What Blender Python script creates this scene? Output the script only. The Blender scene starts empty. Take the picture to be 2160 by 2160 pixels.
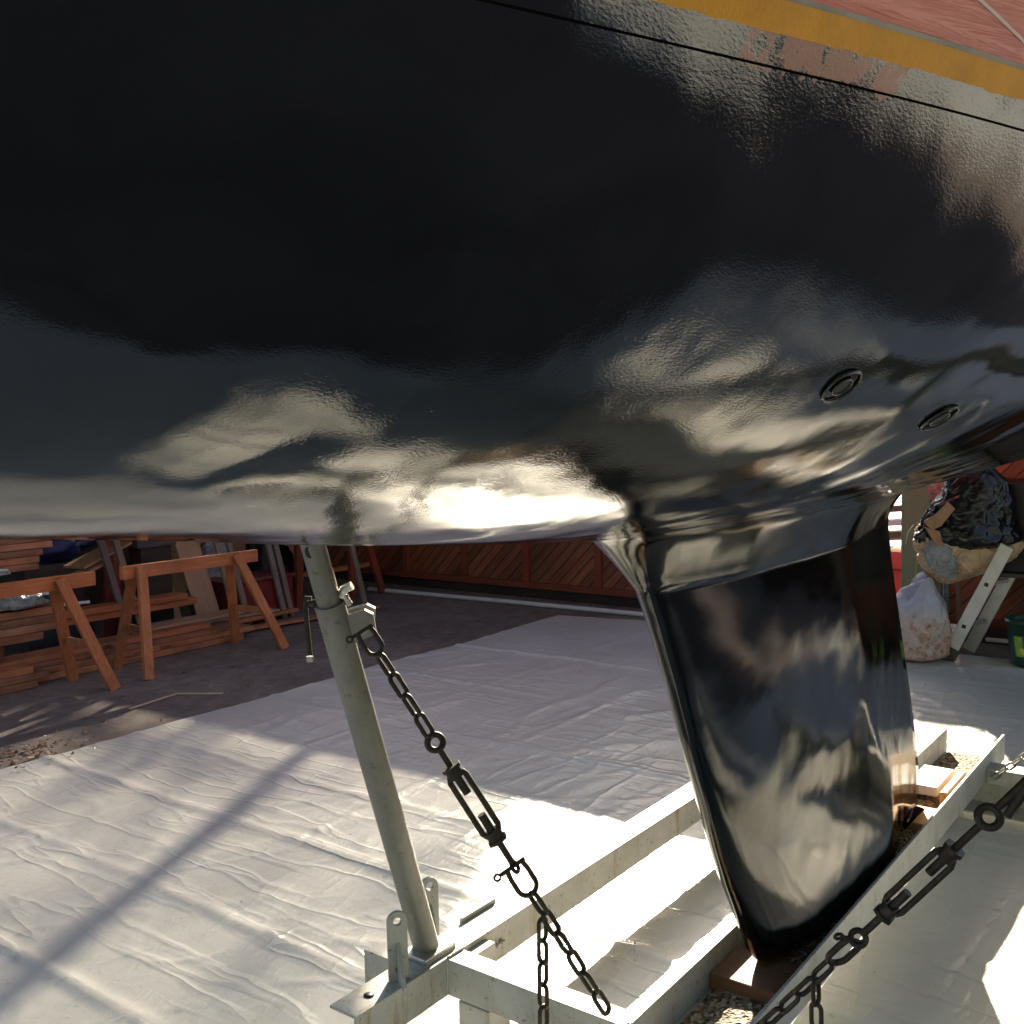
import bpy, math, random
from mathutils import Vector, Matrix, noise
random.seed(7)
scene = bpy.context.scene
COL = scene.collection
PI = math.pi

# World frame: X = u (boat axis, towards the stern), Y = v (away, port), Z up.
def P(u, w, z): return Vector((u, -w, z))      # w = distance towards the camera side

# ---------------------------------------------------------------- node helpers
def new_mat(name):
    m = bpy.data.materials.new(name); m.use_nodes = True
    nt = m.node_tree; b = nt.nodes['Principled BSDF']
    return m, nt, b
def N(nt, t, **kw):
    n = nt.nodes.new(t)
    for k, v in kw.items():
        if k in n.inputs.keys(): n.inputs[k].default_value = v
        else: setattr(n, k, v)
    return n
def L(nt, a, b): nt.links.new(a, b)
def coords(nt, scale=(1, 1, 1), kind='Object', jitter=False):
    tc = N(nt, 'ShaderNodeTexCoord'); mp = N(nt, 'ShaderNodeMapping')
    mp.inputs['Scale'].default_value = scale
    L(nt, tc.outputs[kind], mp.inputs['Vector'])
    if jitter:
        oi = N(nt, 'ShaderNodeObjectInfo'); mu = N(nt, 'ShaderNodeMath', operation='MULTIPLY'); mu.inputs[1].default_value = 37.0
        L(nt, oi.outputs['Random'], mu.inputs[0]); L(nt, mu.outputs[0], mp.inputs['Location'])
    return mp.outputs['Vector']
def ramp(nt, fac, stops):
    r = N(nt, 'ShaderNodeValToRGB'); e = r.color_ramp.elements
    while len(e) < len(stops): e.new(0.5)
    for i, (p, c) in enumerate(stops):
        e[i].position = p; e[i].color = (c[0], c[1], c[2], 1) if isinstance(c, (tuple, list)) else (c, c, c, 1)
    L(nt, fac, r.inputs['Fac']); return r.outputs['Color']
def noise_tex(nt, vec, scale, detail=4, rough=.55, dist=0):
    n = N(nt, 'ShaderNodeTexNoise'); n.inputs['Scale'].default_value = scale
    n.inputs['Detail'].default_value = detail; n.inputs['Roughness'].default_value = rough; n.inputs['Distortion'].default_value = dist
    L(nt, vec, n.inputs['Vector']); return n.outputs['Fac']
def bump(nt, h, strength, dist, prev=None):
    b = N(nt, 'ShaderNodeBump'); b.inputs['Strength'].default_value = strength; b.inputs['Distance'].default_value = dist
    L(nt, h, b.inputs['Height'])
    if prev is not None: L(nt, prev, b.inputs['Normal'])
    return b.outputs['Normal']
def mixc(nt, fac, a, b, mode='MIX'):
    m = N(nt, 'ShaderNodeMix', data_type='RGBA', blend_type=mode)
    for s, v in ((0, fac), (6, a), (7, b)):
        if hasattr(v, 'is_linked') or hasattr(v, 'links'): L(nt, v, m.inputs[s])
        else: m.inputs[s].default_value = v if s == 0 else (*v, 1)
    return m.outputs[2]
def math_n(nt, op, a, b=None, c=None):
    m = N(nt, 'ShaderNodeMath', operation=op)
    for i, v in enumerate((a, b, c)):
        if v is None: continue
        if hasattr(v, 'links'): L(nt, v, m.inputs[i])
        else: m.inputs[i].default_value = v
    return m.outputs[0]

def simple(name, col, rough=.6, metal=0, var=.25, scale=12, bs=.2, bd=.004, jitter=True, spec=.5, crumple=0):
    m, nt, b = new_mat(name)
    v = coords(nt, jitter=jitter)
    n = noise_tex(nt, v, scale, 5, .6)
    lo = tuple(c*(1-var) for c in col); hi = tuple(min(1, c*(1+var)) for c in col)
    L(nt, ramp(nt, n, [(.3, lo), (.7, hi)]), b.inputs['Base Color'])
    b.inputs['Roughness'].default_value = rough; b.inputs['Metallic'].default_value = metal
    b.inputs['Specular IOR Level'].default_value = spec
    nb = bump(nt, noise_tex(nt, v, scale*6, 3), bs, bd)
    if crumple:
        rd = math_n(nt, 'ABSOLUTE', math_n(nt, 'SUBTRACT', noise_tex(nt, v, crumple, 3, .55, .6), .5)); nb = bump(nt, rd, .9, .09, nb)
    L(nt, nb, b.inputs['Normal'])
    return m

def wood(name, c1, c2, axis=0, rough=.65, dirt=.35):
    m, nt, b = new_mat(name)
    s = [22, 22, 22]; s[axis] = 1.1
    v = coords(nt, tuple(s), jitter=True)
    g = noise_tex(nt, v, 2.2, 6, .65, 1.2)
    v2 = coords(nt, (1, 1, 1), jitter=True)
    st = noise_tex(nt, v2, 3.5, 4, .6)
    col = ramp(nt, g, [(.28, c1), (.55, tuple((a+b_)/2 for a, b_ in zip(c1, c2))), (.75, c2)])
    dk = ramp(nt, st, [(.35, 1-dirt), (.65, 1.0)])
    oi = N(nt, 'ShaderNodeObjectInfo')
    tint = ramp(nt, oi.outputs['Random'], [(0, (.62, .66, .72)), (.35, (1, .95, .9)), (.7, (1.15, 1.0, .85)), (1, (1.0, 1.1, 1.2))])
    kn = N(nt, 'ShaderNodeTexVoronoi'); ks = [6, 6, 6]; ks[axis] = 2.2; L(nt, coords(nt, tuple(ks), jitter=True), kn.inputs['Vector']); kn.inputs['Scale'].default_value = 1.0
    kd = ramp(nt, kn.outputs['Distance'], [(.06, (.35, .25, .2)), (.13, (1, 1, 1))])
    c_ = mixc(nt, 1.0, mixc(nt, 1.0, col, dk, 'MULTIPLY'), tint, 'MULTIPLY')
    L(nt, mixc(nt, 1.0, c_, kd, 'MULTIPLY'), b.inputs['Base Color'])
    b.inputs['Roughness'].default_value = rough
    L(nt, bump(nt, g, .35, .003), b.inputs['Normal'])
    return m

# ---------------------------------------------------------------- materials
def make_black_paint(name='black_gloss_paint', k=1.0, ior=1.9, rough=.012):
    m, nt, b = new_mat(name)
    v = coords(nt)
    b.inputs['Roughness'].default_value = .05
    b.inputs['IOR'].default_value = ior
    # brushed / rolled coat: orange peel + slow undulations
    big = noise_tex(nt, v, 2.3, 2, .5)
    mid = noise_tex(nt, v, 9, 2, .5)
    vs = coords(nt, (1, 2.2, 2.2)); peel = noise_tex(nt, vs, 185, 3, .6)
    fine = noise_tex(nt, v, 330, 2, .5)
    n1 = bump(nt, big, .75*k, .035)
    n2 = bump(nt, mid, .35*k, .006, n1)
    n3 = bump(nt, peel, .30*k, .0009, n2)
    pk = ramp(nt, noise_tex(nt, v, 3.1, 3, .6), [(.35, .3), (.65, 1.0)]); L(nt, math_n(nt, 'MULTIPLY', pk, .21), n3.node.inputs['Strength'])
    n4 = bump(nt, fine, .07*k, .0004, n3)
    L(nt, n4, b.inputs['Normal'])
    # worn brush patches of old pinkish primer just under the ochre tape
    tc = N(nt, 'ShaderNodeTexCoord'); sx = N(nt, 'ShaderNodeSeparateXYZ'); L(nt, tc.outputs['Object'], sx.inputs[0])
    z = math_n(nt, 'ADD', sx.outputs['Z'], .26); u = math_n(nt, 'ADD', sx.outputs['X'], 2.6)
    br = noise_tex(nt, coords(nt, (60, 60, 3)), 1.5, 4, .7)
    zz = math_n(nt, 'ADD', z, math_n(nt, 'MULTIPLY', math_n(nt, 'SUBTRACT', br, .5), .035))
    mz = ramp(nt, zz, [(0, 0), (1, 1)])
    a = math_n(nt, 'GREATER_THAN', zz, WLZ-.022)
    mu = math_n(nt, 'COMPARE', u, .83, .085)
    mask = math_n(nt, 'MULTIPLY', math_n(nt, 'MULTIPLY', a, mu), ramp(nt, noise_tex(nt, coords(nt, (90, 90, 12)), 1, 3), [(.38, 0), (.5, 1)]))
    dirt = noise_tex(nt, v, 5, 5, .6)
    base = ramp(nt, dirt, [(.3, (.0006, .0009, .0010)), (.7, (.0014, .0018, .0020))])
    # dust and drips low on the paint
    sv = N(nt, 'ShaderNodeTexVoronoi'); sv.inputs['Scale'].default_value = 7; L(nt, v, sv.inputs['Vector'])
    spk = ramp(nt, sv.outputs['Distance'], [(.008, .8), (.014, 0)])
    smear = ramp(nt, noise_tex(nt, coords(nt, (1, 1, 5)), 3.0, 6, .7, .6), [(.55, (0, 0, 0)), (.8, (.002, .002, .002))])
    base = mixc(nt, spk, mixc(nt, 1, base, smear, 'ADD'), (.55, .55, .52))
    L(nt, mixc(nt, mask, base, (.38, .16, .10)), b.inputs['Base Color'])
    L(nt, math_n(nt, 'ADD', rough, math_n(nt, 'ADD', math_n(nt, 'MULTIPLY', mask, .35), math_n(nt, 'MULTIPLY', dirt, .015))), b.inputs['Roughness'])
    return m
WLZ = 1.90
M = {}
M['black'] = make_black_paint(); M['fin'] = make_black_paint('black_gloss_fin_paint', .6, 1.62, .05)

def make_red():
    m, nt, b = new_mat('red_topside_paint')
    v = coords(nt); n = noise_tex(nt, v, 4, 4)
    L(nt, ramp(nt, n, [(.3, (.68, .18, .14)), (.7, (.80, .28, .22))]), b.inputs['Base Color'])
    b.inputs['Roughness'].default_value = .22
    w = noise_tex(nt, coords(nt, (2, 2, 40)), 2, 4, .6, .8)
    L(nt, bump(nt, w, .4, .01), b.inputs['Normal']); return m
M['red'] = make_red()
M['ochre'] = simple('ochre_boot_stripe', (.80, .36, .02), .5, var=.14, scale=20, jitter=False)
M['stripe'] = simple('pale_pinstripe', (.8, .62, .55), .3, var=.05)
M['tapegrey'] = simple('grey_tape_edge', (.35, .30, .25), .4, var=.3, scale=15, jitter=False)
M['line'] = simple('dark_score_line', (.004, .003, .003), .9, spec=.05)

def make_sheet():
    m, nt, b = new_mat('white_plastic_sheet')
    v = coords(nt)
    st = noise_tex(nt, v, 1.6, 5, .6)
    dots = noise_tex(nt, v, 30, 3, .6)
    c = ramp(nt, st, [(.3, (.58, .57, .53)), (.7, (.70, .69, .64))])
    d = ramp(nt, dots, [(.22, (.72, .69, .62)), (.36, (1, 1, 1))])
    L(nt, mixc(nt, 1, c, d, 'MULTIPLY'), b.inputs['Base Color'])
    b.inputs['Roughness'].default_value = .33
    b.inputs['IOR'].default_value = 1.5; b.inputs['Specular IOR Level'].default_value = .75
    warp = N(nt, 'ShaderNodeTexNoise'); warp.inputs['Scale'].default_value = 3.0; L(nt, v, warp.inputs['Vector'])
    wv = N(nt, 'ShaderNodeVectorMath', operation='MULTIPLY_ADD'); L(nt, warp.outputs['Color'], wv.inputs[0]); wv.inputs[1].default_value = (.09, .09, .09); L(nt, v, wv.inputs[2])
    def ridge(scale, sc):
        mp = N(nt, 'ShaderNodeMapping'); mp.inputs['Scale'].default_value = sc; L(nt, wv.outputs[0], mp.inputs['Vector'])
        f = noise_tex(nt, mp.outputs[0], scale, 2.5, .5)
        d = math_n(nt, 'MINIMUM', math_n(nt, 'MULTIPLY', math_n(nt, 'ABSOLUTE', math_n(nt, 'SUBTRACT', f, .5)), 15), 1)
        return math_n(nt, 'POWER', math_n(nt, 'SUBTRACT', 1, d), 1.6)
    n1 = bump(nt, ridge(1.5, (.55, 2.6, 1)), .30, .008)
    n1b = bump(nt, ridge(2.0, (3.2, .45, 1)), .34, .007, n1)
    n2 = bump(nt, ridge(5.5, (1.2, 4.2, 1)), .24, .002, n1b)
    n3 = bump(nt, noise_tex(nt, v, 11, 5, .6), .4, .005, n2)
    L(nt, n3, b.inputs['Normal'])
    return m
M['sheet'] = make_sheet()

def make_floor():
    m, nt, b = new_mat('stained_concrete')
    v = coords(nt)
    a = noise_tex(nt, v, .9, 6, .65, .4); f = noise_tex(nt, v, 9, 6, .7)
    c = ramp(nt, a, [(.3, (.15, .12, .108)), (.5, (.22, .185, .168)), (.72, (.31, .265, .24))])
    c2 = ramp(nt, f, [(.3, (.55, .55, .55)), (.7, (1.2, 1.15, 1.1))])
    L(nt, mixc(nt, 1, c, c2, 'MULTIPLY'), b.inputs['Base Color'])
    b.inputs['Roughness'].default_value = .8
    L(nt, bump(nt, noise_tex(nt, v, 60, 5, .7), .5, .004), b.inputs['Normal'])
    return m
M['floor'] = make_floor()

def make_frame():
    m, nt, b = new_mat('weathered_galvanised_steel')
    v = coords(nt)
    a = noise_tex(nt, v, 6, 6, .65); sp = noise_tex(nt, v, 50, 4, .7)
    c = ramp(nt, a, [(.3, (.36, .355, .32)), (.6, (.49, .485, .45)), (.8, (.56, .55, .52))])
    d = ramp(nt, sp, [(.29, (.35, .25, .16)), (.40, (1, 1, 1))])
    rs = noise_tex(nt, coords(nt, (9, 9, 1.2)), 2.0, 6, .7)
    r2 = ramp(nt, rs, [(.56, (1, 1, 1)), (.66, (.78, .66, .48)), (.78, (.45, .30, .16))])
    L(nt, mixc(nt, 1, mixc(nt, 1, c, d, 'MULTIPLY'), r2, 'MULTIPLY'), b.inputs['Base Color'])
    b.inputs['Roughness'].default_value = .5; b.inputs['Metallic'].default_value = .15
    L(nt, bump(nt, sp, .2, .001), b.inputs['Normal'])
    return m
M['steel'] = make_frame()
def make_post():
    m, nt, b = new_mat('olive_galvanised_tube')
    v = coords(nt, (1, 1, .35))
    a = noise_tex(nt, v, 14, 6, .65); sp = noise_tex(nt, coords(nt), 40, 4, .7)
    c = ramp(nt, a, [(.3, (.19, .187, .165)), (.6, (.265, .26, .235)), (.8, (.33, .315, .29))])
    d = ramp(nt, sp, [(.27, (.45, .42, .3)), (.4, (1, 1, 1))])
    L(nt, mixc(nt, 1, c, d, 'MULTIPLY'), b.inputs['Base Color'])
    b.inputs['Roughness'].default_value = .45; b.inputs['Metallic'].default_value = .25
    L(nt, bump(nt, sp, .15, .001), b.inputs['Normal'])
    return m
M['post'] = make_post()
M['chain'] = simple('dark_rusty_iron', (.055, .045, .035), .55, metal=.6, var=.45, scale=60, bs=.4, bd=.001)
M['chainlt'] = simple('galvanised_chain', (.42, .41, .37), .4, metal=.7, var=.2, scale=60)
M['bright'] = simple('bright_zinc', (.62, .61, .57), .3, metal=.8, var=.15, scale=40)
M['sawwood'] = wood('orange_pine', (.42, .13, .045), (.68, .27, .12), 0)
M['sawleg'] = wood('orange_pine_leg', (.42, .14, .05), (.70, .30, .14), 2)
M['lumber'] = wood('stacked_fir', (.40, .15, .07), (.74, .38, .22), 0, dirt=.5)
M['plywood'] = wood('pale_plywood', (.36, .24, .17), (.52, .37, .27), 2, dirt=.2)
M['batten'] = wood('grey_batten', (.20, .155, .13), (.34, .27, .23), 2, dirt=.3)
M['wallpost'] = wood('red_stained_post', (.22, .045, .022), (.32, .07, .035), 2, dirt=.3)
M['wallrail'] = wood('red_stained_rail', (.18, .04, .02), (.27, .06, .03), 1, dirt=.3)
M['blockwood'] = wood('oak_block', (.13, .065, .035), (.26, .13, .07), 1, dirt=.4)
M['plankwood'] = wood('weathered_plank', (.42, .24, .10), (.68, .46, .24), 0, dirt=.2)

def make_boardwall():
    m, nt, b = new_mat('diagonal_cedar_boards')
    tc = N(nt, 'ShaderNodeTexCoord'); mp = N(nt, 'ShaderNodeMapping'); mp.inputs['Rotation'].default_value = (math.radians(45), 0, 0)
    L(nt, tc.outputs['Object'], mp.inputs['Vector'])
    sx = N(nt, 'ShaderNodeSeparateXYZ'); L(nt, mp.outputs[0], sx.inputs[0])
    pitch = .085
    q = math_n(nt, 'MULTIPLY', sx.outputs['Z'], 1/pitch)
    fr = math_n(nt, 'FRACT', q); fl = math_n(nt, 'FLOOR', q)
    groove = math_n(nt, 'LESS_THAN', fr, .09)
    wn = N(nt, 'ShaderNodeTexWhiteNoise', noise_dimensions='1D'); L(nt, fl, wn.inputs['W'])
    mp2 = N(nt, 'ShaderNodeMapping'); mp2.inputs['Scale'].default_value = (20, 1, 20); L(nt, mp.outputs[0], mp2.inputs['Vector'])
    g = noise_tex(nt, mp2.outputs[0], 2, 5, .6, .5)
    c = ramp(nt, g, [(.3, (.15, .04, .02)), (.7, (.33, .11, .05))])
    tone = ramp(nt, wn.outputs[0], [(0, .6), (1, 1.25)])
    c = mixc(nt, 1, c, tone, 'MULTIPLY')
    L(nt, mixc(nt, groove, c, (.012, .003, .002)), b.inputs['Base Color'])
    b.inputs['Roughness'].default_value = .6
    L(nt, bump(nt, math_n(nt, 'SUBTRACT', 1, groove), .8, .006), b.inputs['Normal'])
    return m
M['boards'] = make_boardwall()
M['darkwall'] = simple('dark_shed_lining', (.035, .022, .018), .8, var=.4, scale=2)
M['roofsheet'] = simple('corrugated_roof', (.10, .09, .085), .6, var=.3, scale=3)
M['green'] = simple('olive_painted_timber', (.21, .245, .15), .55, var=.12, scale=6)
M['green_shaded'] = simple('olive_timber_shaded_side', (.15, .15, .09), .55, var=.15, scale=6)  # darker copy of the column paint, shade put into the colour
M['pipe'] = simple('white_pipe', (.6, .6, .6), .4, var=.1)
M['greypipe'] = simple('grey_steel_pipe', (.12, .16, .17), .4, metal=.3, var=.2)
M['alu'] = simple('aluminium_ladder', (.55, .54, .51), .4, metal=.35, var=.12, scale=9)
M['rubber'] = simple('brown_rubber', (.085, .06, .045), .8)
M['bucket'] = simple('dark_green_plastic', (.012, .055, .035), .35, var=.2)
M['blkplastic'] = simple('black_polythene', (.006, .006, .007), .22, var=.3, scale=8, bs=.03, bd=.002)
M['kraft'] = simple('kraft_paper', (.60, .42, .26), .42, var=.25, scale=6, bs=.4, bd=.01, crumple=8)
M['card'] = simple('cardboard', (.40, .23, .12), .8, var=.2)
M['greyplastic'] = simple('grey_film', (.30, .32, .33), .25, var=.3, scale=6, crumple=10)
M['pink'] = simple('pink_cloth', (.55, .21, .21), .8, var=.2, scale=25)
M['blue'] = simple('blue_tarp', (.02, .04, .16), .45, var=.3, scale=10)
M['redpaint'] = simple('dark_red_paint', (.17, .02, .02), .35, var=.2)
M['darkgrey'] = simple('slate_grey_board', (.065, .06, .065), .6, var=.2)
M['blackbox'] = simple('black_box_paint', (.006, .006, .008), .5, var=.3)
M['string'] = simple('cream_string', (.5, .44, .33), .8)
M['white'] = simple('white_plastic', (.7, .7, .7), .4, var=.1)
M['redout'] = simple('red_boat_paint', (.45, .05, .05), .4, var=.15)
M['lightblue'] = simple('pale_blue_sheet', (.42, .52, .65), .5, var=.15)
M['pale'] = simple('pale_plank', (.62, .50, .34), .7, var=.2)
M['ink'] = simple('stamp_ink', (.05, .015, .01), .8)
M['label_green'] = simple('label_green', (.25, .48, .06), .5, var=.3, scale=18)
M['label_yellow'] = simple('label_yellow', (.75, .62, .12), .5)
M['label_purple'] = simple('label_purple', (.18, .06, .14), .5)
M['bark'] = simple('bark', (.09, .065, .045), .9, var=.4, scale=10)
def leafmat(name, c):
    m, nt, b = new_mat(name)
    oi = N(nt, 'ShaderNodeNewGeometry'); 
    L(nt, ramp(nt, oi.outputs['Random Per Island'], [(0, tuple(x*.6 for x in c)), (1, tuple(x*1.4 for x in c))]), b.inputs['Base Color'])
    b.inputs['Roughness'].default_value = .55; return m
M['leaf'] = leafmat('tree_leaves', (.05, .085, .03))
M['litter'] = leafmat('dry_leaves', (.27, .15, .09))
def make_clearbag():
    m, nt, b = new_mat('translucent_bag_with_shavings')
    v = coords(nt)
    g = noise_tex(nt, v, 16, 5, .7, .6)
    tc = N(nt, 'ShaderNodeTexCoord'); sx = N(nt, 'ShaderNodeSeparateXYZ'); L(nt, tc.outputs['Object'], sx.inputs[0])
    c = ramp(nt, g, [(.30, (.20, .10, .06)), (.42, (.55, .33, .26)), (.55, (.68, .55, .50)), (.68, (.50, .40, .30))])
    zf = ramp(nt, math_n(nt, 'ADD', sx.outputs['Z'], math_n(nt, 'MULTIPLY', g, .12)), [(.30, 0), (.42, 1)])
    L(nt, mixc(nt, zf, c, (.50, .50, .60)), b.inputs['Base Color'])
    b.inputs['Roughness'].default_value = .3
    L(nt, bump(nt, noise_tex(nt, v, 22, 4, .6, 1), .7, .012), b.inputs['Normal']); return m
M['clearbag'] = make_clearbag()
def make_chips():
    m, nt, b = new_mat('bark_and_shavings')
    v = coords(nt); vo = N(nt, 'ShaderNodeTexVoronoi'); vo.inputs['Scale'].default_value = 95; L(nt, v, vo.inputs['Vector'])
    sx = N(nt, 'ShaderNodeSeparateColor'); L(nt, vo.outputs['Color'], sx.inputs[0])
    L(nt, ramp(nt, sx.outputs[0], [(0, (.06, .035, .02)), (.4, (.22, .14, .08)), (.75, (.45, .33, .20)), (1, (.62, .52, .38))]), b.inputs['Base Color'])
    b.inputs['Roughness'].default_value = .85
    L(nt, bump(nt, vo.outputs['Distance'], .9, .01), b.inputs['Normal']); return m
M['chips'] = make_chips()
def make_sacktop():
    return M['blkplastic']

# ---------------------------------------------------------------- mesh builder
class MB:
    def __init__(s): s.v = []; s.f = []; s.mi = []; s.sm = []
    def add(s, vs, fs, mi=0, smooth=False):
        o = len(s.v); s.v += [Vector(v) for v in vs]
        for f in fs: s.f.append([o+i for i in f]); s.mi.append(mi); s.sm.append(smooth)
    def box(s, a, b, mi=0):
        x0, y0, z0 = a; x1, y1, z1 = b
        s.add([(x0,y0,z0),(x1,y0,z0),(x1,y1,z0),(x0,y1,z0),(x0,y0,z1),(x1,y0,z1),(x1,y1,z1),(x0,y1,z1)],
              [(0,3,2,1),(4,5,6,7),(0,1,5,4),(1,2,6,5),(2,3,7,6),(3,0,4,7)], mi)
    def beam(s, p, q, a, b, up=(0, 0, 1), mi=0):
        """rectangular bar from p to q, a wide (perp. to up), b deep (along up)"""
        p = Vector(p); q = Vector(q); d = (q-p).normalized(); up = Vector(up)
        x = d.cross(up)
        if x.length < 1e-4: x = d.cross(Vector((1, 0, 0)))
        x.normalize(); y = x.cross(d).normalized()
        vs = []
        for c in (p, q):
            for sx, sy in ((-1,-1),(1,-1),(1,1),(-1,1)): vs.append(c + x*a/2*sx + y*b/2*sy)
        s.add(vs, [(0,3,2,1),(4,5,6,7),(0,1,5,4),(1,2,6,5),(2,3,7,6),(3,0,4,7)], mi)
    def tube(s, pts, r, n=10, closed=False, cap=True, mi=0):
        pts = [Vector(p) for p in pts]; m = len(pts)
        rs = r if isinstance(r, (list, tuple)) else [r]*m
        prev = None; vs = []
        for i, p in enumerate(pts):
            if closed: d = pts[(i+1) % m]-pts[i-1]
            else: d = pts[min(i+1, m-1)]-pts[max(i-1, 0)]
            d.normalize()
            if prev is None:
                x = d.cross(Vector((0, 0, 1)));
                if x.length < .05: x = d.cross(Vector((0, 1, 0)))
            else: x = prev - d*prev.dot(d)
            x.normalize(); prev = x; y = d.cross(x)
            for k in range(n):
                a = 2*PI*k/n; vs.append(p + (x*math.cos(a)+y*math.sin(a))*rs[i])
        fs = []
        for i in range(m if closed else m-1):
            j = (i+1) % m
            for k in range(n): fs.append((i*n+k, i*n+(k+1) % n, j*n+(k+1) % n, j*n+k))
        s.add(vs, fs, mi, True)
        if cap and not closed:
            s.add(vs[:n], [tuple(reversed(range(n)))], mi); s.add(vs[-n:], [tuple(range(n))], mi)
    def prism(s, outline, d, mi=0):
        """outline: list of 3D points (planar), extruded by vector d"""
        o = [Vector(p) for p in outline]; d = Vector(d); n = len(o)
        s.add(o+[p+d for p in o], [tuple(reversed(range(n))), tuple(range(n, 2*n))]+[(i, (i+1) % n, n+(i+1) % n, n+i) for i in range(n)], mi)
    def lathe(s, prof, c=(0, 0, 0), n=32, mi=0):
        c = Vector(c); vs = []
        for r, z in prof:
            for k in range(n):
                a = 2*PI*k/n; vs.append(c+Vector((r*math.cos(a), r*math.sin(a), z)))
        s.add(vs, [(i*n+k, i*n+(k+1) % n, (i+1)*n+(k+1) % n, (i+1)*n+k) for i in range(len(prof)-1) for k in range(n)], mi, True)
    def build(s, name, mat, parent=None, origin=None, bevel=0, seg=2):
        o = Vector(origin) if origin is not None else (Vector(parent['_o']) if parent is not None else None)
        if o is None:
            xs = [v.x for v in s.v]; ys = [v.y for v in s.v]; zs = [v.z for v in s.v]
            o = Vector(((min(xs)+max(xs))/2, (min(ys)+max(ys))/2, min(zs)))
        me = bpy.data.meshes.new(name)
        me.from_pydata([tuple(v-o) for v in s.v], [], s.f)
        for m in (mat if isinstance(mat, (list, tuple)) else [mat]): me.materials.append(m)
        for p, mi, sm in zip(me.polygons, s.mi, s.sm): p.material_index = mi; p.use_smooth = sm
        me.update()
        ob = bpy.data.objects.new(name, me); COL.objects.link(ob)
        if parent is not None:
            ob.parent = parent; ob['_o'] = tuple(parent['_o']) if origin is None else tuple(origin)
            if origin is not None: ob.location = Vector(origin)-Vector(parent['_o'])
        else:
            ob.location = o; ob['_o'] = tuple(o)
        if bevel:
            bm_ = ob.modifiers.new('bevel', 'BEVEL'); bm_.width = bevel; bm_.segments = seg; bm_.limit_method = 'ANGLE'
        return ob

def tag(o, label=None, cat=None, group=None, kind=None):
    if label: o['label'] = label
    if cat: o['category'] = cat
    if group: o['group'] = group
    if kind: o['kind'] = kind
    return o
def thing(name, label, cat, loc=(0, 0, 0), group=None):
    o = bpy.data.objects.new(name, None); COL.objects.link(o); o.location = loc; o['_o'] = tuple(loc)
    o.empty_display_size = .1
    return tag(o, label, cat, group)
def copy_tree(o, parent=None):
    c = o.copy(); COL.objects.link(c)
    if parent is not None: c.parent = parent
    for ch in list(o.children): copy_tree(ch, c)
    return c

# ---------------------------------------------------------------- the hull
W0 = .06
def table(tb, x):
    if x <= tb[0][0]: return tb[0][1]
    if x >= tb[-1][0]: return tb[-1][1]
    for i in range(len(tb)-1):
        if tb[i][0] <= x <= tb[i+1][0]:
            x0, y0 = tb[i]; x1, y1 = tb[i+1]
            m0 = (y1-tb[i-1][1])/(x1-tb[i-1][0]) if i > 0 else (y1-y0)/(x1-x0)
            m1 = (tb[i+2][1]-y0)/(tb[i+2][0]-x0) if i+2 < len(tb) else (y1-y0)/(x1-x0)
            h = x1-x0; t = (x-x0)/h
            return (2*t**3-3*t*t+1)*y0+(t**3-2*t*t+t)*h*m0+(-2*t**3+3*t*t)*y1+(t**3-t*t)*h*m1
F_T = [(-1.0, .012), (-.6, .155), (-.2, .315), (.2, .49), (.73, .71), (1.06, .835), (1.8, 1.07), (2.5, 1.23), (3.3, 1.35), (4.2, 1.41), (5, 1.39), (6, 1.24), (6.9, 1.04)]
ZB_T = [(-1.0, 1.88), (-.85, 1.72), (-.55, 1.64), (-.2, 1.58), (.2, 1.533), (.6, 1.496), (1, 1.449), (1.65, 1.393), (2.3, 1.366), (3, 1.370), (3.6, 1.398), (4.4, 1.448), (5.4, 1.54), (6.2, 1.68), (6.9, 1.76)]
P_T = [(-1.0, 1.6), (.2, 2.5), (1.0, 2.7), (1.8, 3.2), (2.6, 3.8), (4, 4), (6.9, 3.5)]
A_T = [(-1.0, 0), (.6, .02), (1.1, .12), (1.6, .36), (2.2, .62), (3.0, .74), (6.9, .66)]
def fW(u): return table(F_T, u)
def zB(u): return table(ZB_T, u)
def pP(u): return table(P_T, u)
def shp(u, s):
    a = table(A_T, u); e = .07; k = math.sqrt(1+e*e)-e
    return (1-a)*s**pP(u)+a*(math.sqrt(s*s+e*e)-e)/k
def dshp(u): return (shp(u, 1.0)-shp(u, .99))/.01
def zhull(u, w):
    s = min(1, abs(w-W0)/fW(u)); return zB(u)+(WLZ-zB(u))*shp(u, s)
def above(u, z):
    f = fW(u); m0 = f/(dshp(u)*max(.05, WLZ-zB(u))); m1 = .30 if u < 1 else max(.08, .30-.06*(u-1))
    dz = z-WLZ; k = .22
    return f+m1*dz+(m0-m1)*k*(1-math.exp(-dz/k))
def rake(u, z):
    g = max(0, 1-(u+1.0)/2.2)**2
    return -.62*max(0, z-WLZ)*g
US = [-1.0+7.9*(i/200) for i in range(201)]
boat = thing('sailing_yacht', 'black and red sailing yacht hull with a deep fin keel propped over the trailer frame', 'boat', P(2.6, W0, .26))
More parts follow.
